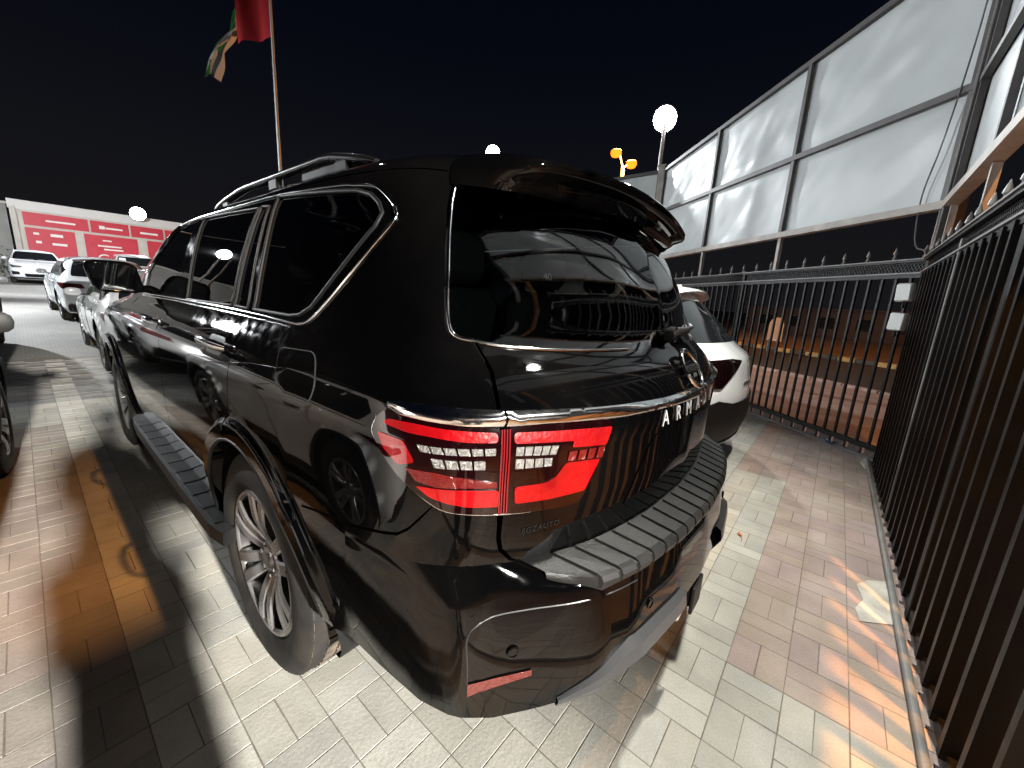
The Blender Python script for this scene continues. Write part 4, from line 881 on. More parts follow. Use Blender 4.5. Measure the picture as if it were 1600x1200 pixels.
    def out(t):
        cr = Vector(sh.P(np.array(t), np.array(CREASE(t)))); E_ = smooth_interp(EDGE, abs(t)); E_.x = E_.x if t >= 0 else -E_.x; d = E_-cr; d.z = 0; return d.length
    bump = MB().loft(rows).build('rear_bumper', BLACK, car, smooth=32)
    # lower insert panel lines, reflector, sensors, skid plate
    def on_bump(t, z, o=.002):
        i = int(np.argmin(np.abs(st_t-t))); r = rows[i]; zs = [p.z for p in r[4:11]]
        k = max(0, min(len(zs)-2, next((q for q in range(len(zs)-1) if zs[q+1] <= z), len(zs)-2))); u = (zs[k]-z)/(zs[k]-zs[k+1]+1e-9); p = r[4+k].lerp(r[5+k], u)
        n = Vector((-.75 if t > 0 else .75, -1.0, 0)) if abs(t) > .85 else Vector(sh.N0(np.array(t), np.array(.446))); n.z = 0; n.normalize(); return p+n*o, n
    for mir in (1, -1):
        ln = [on_bump(mir*t, z, .000)[0] for t, z in ((.905,.545),(.905,.62),(.904,.69),(.897,.712),(.87,.722),(.80,.726),(.70,.728),(.60,.728),(.50,.726))]
        MB().tube(catmull(ln,4), .0022, 6).build('panel_line', mat('seam_grey', (.012,.012,.012), .3), bump)
        rows_r = []
        for t, z0, z1 in ((.905,.545,.578),(.88,.553,.580),(.85,.562,.584),(.81,.573,.587),(.78,.584,.590)): rows_r.append([on_bump(mir*t, z1, .004)[0], on_bump(mir*t, z0, .004)[0]])
        MB().loft(rows_r).build('rear_reflector', REDDIM, bump)
        for t, z in ((.835,.635),(.42,.635)):
            p, n = on_bump(mir*t, z, .0); M = n.to_track_quat('Z','Y').to_matrix().to_4x4(); M.translation = p
            o = MB(); o.lathe([(0,.015),(.003,.015),(.004,.012),(.002,.011),(.002,0)], 20, axis='Z'); o.v = [M @ v for v in o.v]; o.build('parking_sensor', BLACK, bump, smooth=40)
    sk = []
    for t in np.linspace(.74,-.74,41):
        b = smooth_interp(BOT, abs(t)); n = Vector(sh.N0(np.array(abs(t)), np.array(.446))); n.z = 0; n.normalize()
        if t < 0: b.x, n.x = -b.x, -n.x
        w = max(0, min(1, (.74-abs(t))/.22)); b = Vector((b.x,b.y,0))
        sk.append([b-n*.005+Vector((0,0,.50+.085*w)), b+n*(.006+.012*w)+Vector((0,0,.495+.074*w)), b+n*(.006+.018*w)+Vector((0,0,.49+.04*w)), b-n*.022*w+Vector((0,0,.475-.030*w)), b-n*.12+Vector((0,0,.47-.03*w))])
    SK = mat('satin_skid', (.045,.047,.05), .32, metal=.5, spec=.3)
    # the skid plate sits left and right of the hitch opening
    for rng in ((0,15),(26,41)): MB().loft(sk[rng[0]:rng[1]]).build('skid_plate', SK, bump, smooth=35)
    MB().loft([[r[3]+Vector((0,0,.03)), r[4]-Vector((0,0,.03))] for r in sk[5:36]]).build('lower_valance', PLASTIC, bump, smooth=40)
    MB().box((.0,-1.17,.42), (.085,.18,.085), bev=.01).build('hitch_receiver', PLASTIC, bump)
    MB().box((.0,-1.262,.42), (.11,.012,.11), bev=.004).build('hitch_collar', PLASTIC, bump)
    MB().tube([(.16,-1.16,.45),(.16,-1.225,.45)], .038, 14).build('trailer_socket', PLASTIC, bump, smooth=40)
    MB().box((.16,-1.235,.47), (.075,.015,.05), bev=.005).build('socket_lid', PLASTIC, bump)
    MB().tube([(-.14,-1.12,.40),(-.14,-1.20,.385),(-.12,-1.235,.38),(-.09,-1.235,.38),(-.07,-1.20,.385),(-.07,-1.12,.40)], .010, 8).build('tow_loop', GALV, bump, smooth=60)
    MB().tube([(.62,-.60,.33),(.62,-1.06,.33)], .032, 16).build('exhaust_pipe', GALV, bump, smooth=60)
    # ---- rubber step pad
    pad = bpy.data.objects.new('step_pad', None); link(pad, bump)
    def padpt(t, u, lift):
        b = Vector(sh.P(np.array(t), np.array(CREASE(t)))); E_ = smooth_interp(EDGE, abs(t)); E_.x = E_.x if t >= 0 else -E_.x; n = Vector((E_.x-b.x, E_.y-b.y, 0)).normalized()
        E_ = E_+n*.018; return b.lerp(E_, u)+Vector((0,0,.004+lift+.012*u)), n
    ts_ = np.linspace(.735,-.735,60); lo_ = []
    for t in ts_:
        w = min(1, (.735-abs(t))/.10)**.6; rowp = []
        for u in (0,.3,.6,.86): rowp.append(padpt(t, u*(.55+.45*w) if abs(t) > .64 else u, .002)[0])
        p, n = padpt(t, .95*(.55+.45*w), .0); rowp += [p, p+n*.004-Vector((0,0,.020)), p-n*.012-Vector((0,0,.048))]
        lo_.append(rowp)
    MB().loft(lo_).build('pad_base', PAD, pad, smooth=40)
    for k in range(19):
        tc = .625-.0694*k; w = .027; V = []
        for s_ in (1,-1):
            t = tc+s_*w
            for u, l in ((.06,.003),(.06,.009),(.88,.009),(.965,.004)): V.append(padpt(t, u, l)[0])
            p, n = padpt(t, .965, .004); V += [p+n*.006-Vector((0,0,.014)), p+n*(.003)-Vector((0,0,.030)), p-n*.010-Vector((0,0,.030))]
        n_ = 7; F = [(i,i+1,n_+i+1,n_+i) for i in range(6)]+[tuple(range(7))[::-1], tuple(range(7,14))]
        meshobj('pad_rib', V, F, PAD, pad)
    # ---- spoiler
    rows = []
    for x in np.linspace(-.715,.715,41):
        a = abs(x); e = max(0, 1-((a/.73)**10)); te = Vector((x, -.92+.13*x*x+.16*max(0,(a-.60)/.115)**2, 1.782-.12*x*x-.012*max(0,(a-.6)/.115)))
        zr = 1.858-.10*(a/.7)**2.6; yr_ = -.62
        top_ = Vector((x, yr_, zr-.026)); mid_ = Vector((x, (yr_+te.y)/2-.01, (zr+te.z)/2+.010*e)); und = Vector((x*.985, -.845+.15*x*x, 1.700-.05*x*x))
        row_ = [top_, top_+Vector((0,-.05,.006)), mid_, te+Vector((0,.05,.020)), te+Vector((0,.006,.006)), te, te+Vector((0,.002,-.012)), te+Vector((0,.012,-.024)), te+Vector((0,.05,-.034)), und+Vector((0,-.02,.012)), und]
        w_ = max(0, min(1, (a-.56)/.155)); w_ = w_*w_*(3-2*w_)
        endc = [Vector(sh.P(np.array(.862), np.array(h_), .003)) for h_ in np.linspace(1.60,1.385,11)]
        if x > 0: endc = [Vector((-p.x,p.y,p.z)) for p in endc]
        rows.append([p.lerp(q_, w_) for p, q_ in zip(row_, endc)])
    MB().loft(rows, cap=True).build('roof_spoiler', BLACK, car, smooth=50)
    bl = MB(); pts = [(x, -.905+.13*x*x, 1.765-.12*x*x) for x in np.linspace(-.16,.16,9)]
    MB().tube([(x,y-.004,z+.004) for x,y,z in pts], .005, 6).build('high_brake_light', REDDIM, car)
    # ---- underbody and cabin
    MB().box((0,1.5,.42), (1.5,4.9,.10)).build('underbody', PLASTIC, car)
    MB().box((0,-.35,.50), (1.3,.9,.25)).build('boot_floor', INTERIOR, car)
    MB().tube([(-.85,0,.412),(.85,0,.412)], .05, 10).build('rear_axle', PLASTIC, car)
    MB().box((0,.8,.60), (1.7,3.4,.05)).build('cabin_floor', INTERIOR, car)
    for y, n in ((-.25,3),(.75,3),(1.55,2)):
        for k in range(n):
            x = (-.5+.5*k) if n == 3 else (-.42+.84*k); s_ = bpy.data.objects.new('seat', None); link(s_, car); s_.location = (x,y,0)
            MB().box((0,.1,.85), (.44,.48,.16), bev=.05).build('cushion', INTERIOR, s_, smooth=40)
            M = Matrix.Translation((0,-.18,1.17)) @ Matrix.Rotation(R(12),4,'X'); MB().box((0,0,0), (.42,.13,.56), bev=.05, mtx=M).build('backrest', INTERIOR, s_, smooth=40)
            MB().box((0,-.25,1.54), (.24,.10,.17), bev=.04).build('headrest', INTERIOR, s_, smooth=40)
    MB().box((0,2.25,1.10), (1.6,.5,.28), bev=.08).build('dashboard', INTERIOR, car, smooth=40)
    MB().tube([(-.42+.18*math.cos(a),1.98-.06*math.sin(a),1.15+.17*math.sin(a)) for a in np.linspace(0,2*math.pi,28)[:-1]], .016, 8, closed=True).build('steering_wheel', INTERIOR, car, smooth=60)
    # ---- wheels
    w0 = make_wheel('wheel', car); w0.location = (-.8525, 0, .414); w0.rotation_euler = (R(12),0,0)
    for x, y, rot in ((-.8525,3.076,R(75)),(.8525,0,R(40)),(.8525,3.076,R(20))):
        c = copy_tree(w0, car); c.location = (x,y,.414); c.rotation_euler = (rot,0,0 if x < 0 else math.pi)
    return car
SUV = build_suv()
# ------------------------------------------------------------------ other parked cars
def gen_car(name, label, loc, rotz, paint, W=.93, H=1.65, yr=-.92, yf=3.55, wb=2.68, hood=1.0, belt=1.05, wsb=2.55, wst=1.55, rgb=-.78, rgt=-.40, R0=.355, rim=.235, cat='car', group=None, pitch=0, cladding=True, bodyw=1.0, slope_roof=0., headl='slim', grille='split', rails=True, detail=True, far=False, mirm=None):
    sec = [(.22,W*.90,yr+.14,yf-.14),(.34,W*.965,yr+.04,yf-.04),(.52,W*.99,yr,yf),(.70,W,yr+.005,yf-.005),(.88,W*.99,yr+.03,yf-.06),(hood-.03,W*.97,yr+.05,yf-.20),(hood+.015,W*.955,yr+.07,yf-.55),(belt+.02,W*.915,rgb,wsb),
           (belt+(H-belt)*.35,W*.86,rgb+(rgt-rgb)*.38,wsb+(wst-wsb)*.40),(belt+(H-belt)*.70,W*.77,rgb+(rgt-rgb)*.80,wsb+(wst-wsb)*.80),(belt+(H-belt)*.86,W*.70,rgt,wst),(H-.045,W*.58,rgt+.06,wst-.10),(H-.018,W*.40,rgt+.09,wst-.16),(H-.004,W*.2,rgt+.10,wst-.2),(H,0,rgt+.10,wst-.2)]
    if hood+.015 >= belt+.01: sec[6] = (belt-.0, W*.945, yr+.08, yf-.7)
    sec = sorted(sec, key=lambda r: r[0]) if False else sec
    y2 = min(1.0, wst-.62)
    sh = Shell(sec, [(0,R0),(wb,R0)], mid=(.25,max(.5,y2)), flare_r=R0+.14, flare_d=.018, droop=(.05+slope_roof,-.0,.8,.05,.8,1.2,H-.32), hoodz=hood)
    t = thing(name, label, cat, loc, rotz, group); t.rotation_euler = (pitch,0,rotz); TM, HM = sh.TM, sh.HM
    holes = [sh.circle(0,R0,R0+.065,40), sh.circle(wb,R0,R0+.065,40)]; g = .09
    for mir in (False, True):
        sx = 1 if mir else -1
        bd = panel(sh, 'body_side', [(0,.0),(TM,0),(TM,HM),(0,HM)], paint, t, holes=holes, mirror=mir, grid=g, ret=0)
        zt = belt+(H-belt)*.74; zb = belt+.035
        yA, yB, yC, yD = wsb-.42, wst-.16, rgt+.36, rgb+.52
        m1 = (wb*.46); 
        front_w = [sh.side(yA,zb), sh.side(yB,zt), sh.side(m1+.09,zt+.008), sh.side(m1+.04,zb)]
        rear_w = [sh.side(m1-.04,zb), sh.side(m1+.01,zt+.008), sh.side(yC,zt-.02), sh.side(yD,zb+.16), sh.side(yD+.12,zb+.01)]
        for nm, q in (('side_window',front_w),('side_window',rear_w)): panel(sh, nm, rounded(q,.035,3), DARKGL, t, off=.003, ret=.005, grid=g, mirror=mir)
        trim(sh, 'belt_trim', [sh.side(yA+.1,belt+.01), sh.side(m1,belt+.01), sh.side(yD,belt+.015)], .006, CHROME, t, mirror=mir)
        for y_ in (m1, wsb-.55, .42):
            z0_ = .40 if y_ > .5 else R0+.42
            trim(sh, 'door_gap', [sh.side(y_,z0_), sh.side(y_+.02,belt)], .0035, mat('gap_black',(.001,.001,.001),.9), t, off=0, mirror=mir, seg=4)
        for y_ in (m1+.06-.02, .52):
            P = [Vector(sh.P(np.array(a), np.array(b), o)) for (a,b),o in ((sh.side(y_,belt-.12),.006),(sh.side(y_+.04,belt-.12),.03),(sh.side(y_+.18,belt-.12),.03),(sh.side(y_+.22,belt-.12),.006))]
            if mir: P = [Vector((-p.x,p.y,p.z)) for p in P]
            MB().tube(P, .012, 8).build('door_handle', CHROME if not far else paint, t, smooth=60)
        if cladding:
            panel(sh, 'sill_cladding', [sh.side(R0+.03,.235), sh.side(R0+.03,.38), sh.side(wb-R0-.04,.38), sh.side(wb-R0-.04,.235)], PLASTIC, t, off=.006, mirror=mir, grid=g)
            for cy in (0, wb): trim(sh, 'arch_trim', [sh.side(cy+(R0+.075)*math.cos(a), R0+(R0+.075)*math.sin(a)) for a in np.linspace(R(-8),R(188),36)], .022, PLASTIC, t, off=.0, mirror=mir, sx=.5)
        for cy in (0, wb):
            rows = [[(sx*(W-.03), cy+(R0+.075)*math.cos(a), max(.2,R0+(R0+.075)*math.sin(a))), (sx*.55, cy+(R0+.075)*math.cos(a), max(.2,R0+(R0+.075)*math.sin(a)))] for a in np.linspace(R(-20),R(200),24)]
            MB().loft(rows).build('wheel_well', PLASTIC, t, smooth=60)
        mc = Vector((sx*(W+.065), wsb-.52, belt+.07)); rows = []
        for y_, s_ in ((-.02,.82),(-.012,1),(.05,.95),(.09,.55)):
            r = [mc+Vector((.10*s_*math.copysign(abs(math.cos(a))**.7,math.cos(a)), y_, .065*s_*math.copysign(abs(math.sin(a))**.7,math.sin(a)))) for a in np.linspace(0,2*math.pi,15)[:-1]]; rows.append(r)
        mo_ = MB().loft(rows, closed=True, cap=True).build('mirror', mirm or paint, t, smooth=50); MB().box((sx*(W-.04), wsb-.50, belt+.03), (.14,.05,.03)).build('mirror_arm', PLASTIC, mo_)
        # lights
        panel(sh, 'headlight', rounded([sh.nose(W*.93,hood-.14),sh.nose(W*.55,hood-.20),sh.nose(W*.52,hood-.28),sh.nose(W*.86,hood-.30)],.03,3), mat('head_lamp_dark',(.06,.065,.07),.06,coat=1), t, off=.006, mirror=mir, grid=g)
        panel(sh, 'headlight_optic', rounded([sh.nose(W*.80,hood-.18),sh.nose(W*.66,hood-.21),sh.nose(W*.66,hood-.26),sh.nose(W*.80,hood-.265)],.02,3), CLEARLED, t, off=.010, mirror=mir, grid=g)
        panel(sh, 'tail_lamp', rounded([sh.rear(-W*.97,hood-.05),sh.rear(-W*.60,hood-.06),sh.rear(-W*.55,hood-.16),sh.rear(-W*.94,hood-.19)],.03,3), REDDIM, t, off=.008, mirror=mir, grid=g*.6)
        panel(sh, 'bumper_reflector', [sh.rear(-W*.85,.47),sh.rear(-W*.55,.45),sh.rear(-W*.55,.42),sh.rear(-W*.85,.43)], REDDIM, t, off=.008, mirror=mir, grid=g)
    panel(sh, 'windscreen', [sh.nose(W*.80,belt+.06), sh.nose(W*.66,belt+(H-belt)*.80), (TM,sh.hz_of(belt+(H-belt)*.82)), (TM,sh.hz_of(belt+.05))], DARKGL, t, off=.003, both=True, ret=.005, grid=g)
    rw = [sh.rear(-W*.74,belt+.07), sh.rear(-W*.60,belt+(H-belt)*.74)]; rw = rw+[(-a,b) for a,b in rw[::-1]]
    panel(sh, 'rear_window', rounded(rw,.05,4), DARKGL, t, off=.003, ret=.005, grid=g)
    panel(sh, 'rear_diffuser', [sh.rear(-W*.86,.26),sh.rear(-W*.88,.44)]+[(-a,b) for a,b in (sh.rear(-W*.88,.44),sh.rear(-W*.86,.26))], PLASTIC, t, off=.006, grid=g)
    gz0, gz1 = (.34,.50) if grille == 'split' else (.40,hood-.16)
    panel(sh, 'grille', rounded([sh.nose(W*.50,gz1),sh.nose(W*.46,gz0),(TM,sh.hz_of(gz0)),(TM,sh.hz_of(gz1))],.03,3), PLASTIC, t, off=.006, both=True, grid=g)
    if grille == 'split':
        for mir in (False, True): panel(sh, 'side_intake', rounded([sh.nose(W*.90,.60),sh.nose(W*.64,.57),sh.nose(W*.64,.44),sh.nose(W*.88,.42)],.03,3), PLASTIC, t, off=.006, mirror=mir, grid=g)
    panel(sh, 'front_lip', [sh.nose(W*.88,.24),sh.nose(W*.88,.31),(TM,sh.hz_of(.31)),(TM,sh.hz_of(.24))], PLASTIC, t, off=.006, both=True, grid=g)
    # spoiler
    rows = []
    for x in np.linspace(-W*.62,W*.62,17):
        k = (x/(W*.62))**2; y_, z_ = rgt+.02, belt+(H-belt)*.90-.05*k
        rows.append([(x,y_+.18,z_+.055-.02*k),(x,y_-.10+.06*k,z_+.01),(x,y_-.115+.06*k,z_-.008),(x,y_-.10+.06*k,z_-.02),(x,y_+.04,z_-.05)])
    MB().loft(rows, cap=True).build('roof_spoiler', paint, t, smooth=45)
    MB().box((0,wb/2,.27), (1.3*W/.93,wb+1.2,.08)).build('underbody', PLASTIC, t)
    if rails and not far:
        for sx in (-1,1): MB().tube([(sx*W*.60,wst-.25,H-.04),(sx*W*.63,wst-.4,H+.0),(sx*W*.63,rgt+.4,H+.0),(sx*W*.60,rgt+.2,H-.05)], .014, 8).build('roof_rail', PLASTIC, t, smooth=60)
    key = ('w',R0,rim)
    if key not in WH:
        w = make_wheel('wheel', t, R0=R0, W=.225, rim=rim, spokes=5, twin=True, treads=not far); WH[key] = w; first = True
    else: w = copy_tree(WH[key], t)
    w.location = (-(W-.125),0,R0); w.rotation_euler = (.3,0,0)
    for x, y in ((-1,wb),(1,0),(1,wb)):
        c = copy_tree(WH[key], t); c.location = (x*(W-.125),y,R0); c.rotation_euler = (rnd.random()*6,0,0 if x < 0 else math.pi)
    return t, sh
WH = {}
pt = math.atan(.034)
GRPC = 'cars parked ahead in the lot'
carB, shB = gen_car('parked_suv', 'white suv parked close along the left side of the black suv, mostly out of frame', (-2.665,.30,0), -R(3.0), WHITEP, W=.94, H=1.68, wb=2.70, yf=3.55, R0=.37, rim=.24, cat='suv', mirm=PLASTIC)
carC, shC = gen_car('parked_car', 'silver car at the left frame edge, parked ahead of the white suv', (-2.62,7.05,.10), 0, SILVERP, W=.93, H=1.60, pitch=pt*.8)
carD, shD = gen_car('parked_car', 'white car parked nose-in directly ahead of the black suv mirror', (.13,6.75,.045), 0, WHITEP, W=.92, H=1.50, hood=.95, belt=.98, rgb=-.55, rgt=.15, yr=-.98, pitch=pt*.6, cladding=False, rails=False)
carE, shE = gen_car('parked_car', 'white coupe-backed car with dark tail lamp, second ahead in the row', (.08,13.7,.29), R(2), WHITEP, W=.95, H=1.60, hood=1.0, belt=1.04, rgb=-.72, rgt=.05, pitch=pt, cladding=False, rails=False)
carF, shF = gen_car('parked_suv', 'white suv facing the camera with three dark lower intakes, far left', (-.75,33.6,.97), R(180), WHITEP, W=.96, H=1.66, hood=1.05, belt=1.10, yf=3.6, pitch=-pt, far=True, cat='suv', group=GRPC)
carG, shG = gen_car('parked_suv', 'boxy white suv with black pillars and tall dark windscreen behind the mirror', (2.75,30.2,.86), R(178), WHITEP, W=.98, H=1.86, hood=1.18, belt=1.22, wsb=2.45, wst=1.95, rgb=-.85, rgt=-.7, yf=3.55, pitch=-pt, far=True, grille='full', cat='suv', group=GRPC)
panel(shG, 'windscreen_paper', [shG.nose(.68,1.50),shG.nose(.40,1.50),shG.nose(.40,1.66),shG.nose(.63,1.66)], mat('paper_white',(.75,.8,.82),.7), carG, off=.008, ret=0, grid=.06, mirror=True)
# white suv to the right of the black one
carH, shH = gen_car('parked_suv', 'white suv with black lower bumper parked beyond the black suv on the right', (2.72,-.05,0), 0, WHITEP, W=.94, H=1.66, yr=-.90, yf=3.55, wb=2.68, belt=1.08, hood=1.02, rgb=-.74, rgt=-.28, R0=.365, rim=.24, cat='suv')
SMK = mat('smoked_tail', (.005,.001,.0012), .08, spec=.2, coat=1)
q = [shH.rear(-.80,1.02),shH.rear(-.40,1.03),shH.rear(-.2,1.01),shH.rear(-.42,.90),shH.rear(-.60,.80),shH.rear(-.82,.82)]
for mir in (False, True): panel(shH, 'tail_lamp_cluster', rounded(q,.03,3), SMK, carH, off=.012, grid=.05, mirror=mir)
low = [shH.rear(-.90,.30),shH.rear(-.92,.60),shH.rear(-.62,.70),shH.rear(-.4,.66)]
panel(shH, 'lower_bumper', low+[(-a,b) for a,b in low[::-1]], PLASTIC, carH, off=.016, grid=.06)
low = [shH.rear(-.70,.245),shH.rear(-.74,.315)]
panel(shH, 'skid_strip', low+[(-a,b) for a,b in low[::-1]], mat('satin_skid',), carH, off=.028, grid=.06)
def on_rear(sh, car, name, s, x, z, size, m, off=.006):
    t_, h_ = sh.rear(x,z); P = sh.P(np.array(t_),np.array(h_),off); xd = sh.P(np.array(t_-.03),np.array(h_))-sh.P(np.array(t_+.03),np.array(h_)); N = sh.N0(np.array(t_),np.array(h_)); return flat_text(name, s, size, m, car, P, xd, np.cross(N,xd), depth=.002)
on_rear(shH, carH, 'model_letters', 'SPORTAGE', -.02, .80, .055, mat('dark_letters',(.10,.10,.11),.3,metal=.5)); on_rear(shH, carH, 'trim_letters', 'SX T', .62, .93, .06, mat('dark_letters'))

# ------------------------------------------------------------------ showroom wall with red panels
Y0 = 36.0; Z0 = ground_z(Y0)
sw = thing('showroom_wall', 'pale wall with a grid of red advertising panels at the far end', 'wall', loc=(0,Y0,Z0))
CREAM = mat('pale_cladding', (.55,.53,.48), .7, noise_amt=.1, noise_scale=2); REDP = mat('red_panel', (.55,.035,.06), .5, noise_amt=.08, noise_scale=3); WHT = mat('print_white', (.8,.78,.75), .6)
MB().box((8.5,.25,2.15), (19.6,.5,4.3)).build('wall', CREAM, sw); MB().box((8.5,-.03,4.15), (19.7,.06,.5)).build('fascia', mat('fascia_white',(.66,.66,.64),.5), sw)
MB().box((-1.18,-.06,2.0), (.22,.16,4.0)).build('end_column', CREAM, sw)
cols = [(-.85,1.75),(1.85,3.6),(3.7,5.35),(5.45,7.7)]
for a, b in cols: MB().box(((a+b)/2,-.03,3.42), (b-a,.05,.72)).build('red_panel', REDP, sw)
c2 = [(-.85,1.10),(1.50,3.95),(4.45,6.45),(6.75,8.2)]
for a, b in c2: MB().box(((a+b)/2,-.03,1.75), (b-a,.05,2.35)).build('red_panel', REDP, sw)
def pr(x, z, w, h): MB().box((x,-.062,z), (w,.012,h)).build('print_mark', WHT, sw)
for x, z, w, h in ((-.45,2.62,.22,.12),(.35,2.60,.50,.16),(-.40,2.15,.22,.14),(.42,2.10,.60,.13),(2.5,2.62,.4,.08),(2.6,2.28,1.1,.09),(2.75,2.08,.9,.09),(5.4,2.5,.7,.10),(2.35,3.42,.25,.20),(2.9,3.40,.8,.10),(4.6,3.38,.9,.12),(6.6,3.40,.5,.22),(7.3,2.4,.9,.10),(.6,3.40,1.2,.10)): pr(x,z,w,h)
flat_text('letters', 'CAR', .82, WHT, sw, (2.75,-.065,1.45), (1,0,0), (0,0,1), depth=.01)
# neighbouring building and stuff to the left of the wall
nb = thing('plaster_building', 'grey plaster building at the far left with lit lamps on its side', 'building', loc=(-9,Y0+1,Z0)); MB().box((0,1,2.1), (15.2,2,4.2)).build('wall', mat('grey_plaster',(.33,.32,.30),.85,noise_amt=.15,noise_scale=1), nb); MB().box((0,1,4.25), (15.4,2.2,.12)).build('parapet', CREAM, nb)
for x in (5.3,2.5,-1): MB().box((x,-.02,1.2), (1.4,.05,2.2)).build('door', mat('dark_door',(.05,.05,.05),.5), nb)
hg = thing('clipped_hedge', 'dark green bush below the lamps at the far left edge', 'bush', loc=(-3.6,Y0-1.5,Z0)); b = MB()
for k in range(900):
    p = Vector((rnd.gauss(0,.9), rnd.gauss(0,.4), abs(rnd.gauss(.8,.45)))); d = Vector((rnd.uniform(-1,1),rnd.uniform(-1,1),rnd.uniform(-1,1))).normalized()*.09; e = d.cross(Vector((rnd.random(),rnd.random(),1))).normalized()*.05; b.add([p-d,p+e,p+d,p-e],[(0,1,2,3)])
kind(b.build('foliage', mat('bush_leaf',(.05,.08,.03),.7,noise_amt=.4,noise_scale=6), hg),'stuff'); MB().tube([(0,0,0),(.05,0,.5),(0,.05,.9)],[.05,.04,.02],8).build('stem', mat('bark',(.08,.06,.04),.9), hg)
flood('floodlight', 'very bright white floodlight mounted on top of the red panelled wall', (4.1,Y0-.5,Z0+4.55), (0,5,0), Z0+4.2, 9000, .9, angle=150)
for x, z, s in ((-2.05,4.0-.4,.30),(-2.25,3.0,.34)):
    flood('wall_lamp', 'small round lit lamp on the left plaster building, '+('upper of two' if z > 3.3 else 'lower of two'), (x,Y0+.6,Z0+z), (x,0,0), Z0+z-.2, 60, s, pole=False, group='wall lamps at far left')

# ------------------------------------------------------------------ flagpole
fp0 = CAM_LOC+(f_+(438-800)/614.73*r2+(600-265)/614.73*u2)*14.0; fx_, fy_ = fp0.x, fp0.y; fz = ground_z(fy_)
fl = thing('flagpole', 'tall white flagpole flying a red, white, black and green flag', 'flagpole', loc=(fx_,fy_,fz)); HP = 14.0
MB().tube([(0,0,0),(0,0,6.5),(0,0,HP)], [.065,.05,.03], 12).build('pole', mat('pole_white',(.55,.54,.52),.4), fl, smooth=60)
cu = -r2; cu.z = 0; cu.normalize(); fw = Vector((-cu.y,cu.x,0))
def cloth(name, q, m, ph=0, amp=.12):
    """limp strip of flag cloth between four corners given as (out from the pole, height)"""
    n, k = 18, 8; V = []; A, B, C, D = q
    for i in range(n+1):
        for j in range(k+1):
            u, v = i/n, j/k; o = (A[0]*(1-u)+D[0]*u)*(1-v)+(B[0]*(1-u)+C[0]*u)*v; z = (A[1]*(1-u)+D[1]*u)*(1-v)+(B[1]*(1-u)+C[1]*u)*v
            V.append(cu*(o+.03*math.sin(u*11+ph))+fw*(amp*math.sin(o*6+ph+v*2.4)*min(1,o*2))+Vector((0,0,z-fz-1.0)))
    F = [(i*(k+1)+j,(i+1)*(k+1)+j,(i+1)*(k+1)+j+1,i*(k+1)+j+1) for i in range(n) for j in range(k)]
    return meshobj(name, V, F, m, fl, smooth=80)
flg = lambda n, c: mat(n, c, .8, bump=.3, bump_scale=20)
cloth('flag_red', ((.02,13.5),(.02,10.55),(1.18,10.28),(1.02,13.5)), flg('flag_red',(.45,.015,.02)))
cloth('flag_green', ((1.02,11.35),(1.14,11.15),(2.33,9.42),(2.36,9.20)), flg('flag_green',(.01,.22,.06)), 1.0)
cloth('flag_white', ((.98,11.20),(1.16,11.00),(2.20,9.36),(2.33,9.44)), flg('flag_white',(.6,.6,.58)), 2.0, .16)
cloth('flag_black', ((1.02,10.98),(1.25,10.62),(1.96,9.22),(2.18,9.34)), flg('flag_black',(.05,.05,.05)), 3.1, .14)
cloth('flag_hem', ((1.24,10.66),(1.27,10.58),(1.90,9.18),(1.97,9.22)), flg('flag_white',(.6,.6,.58)), 3.3, .14)

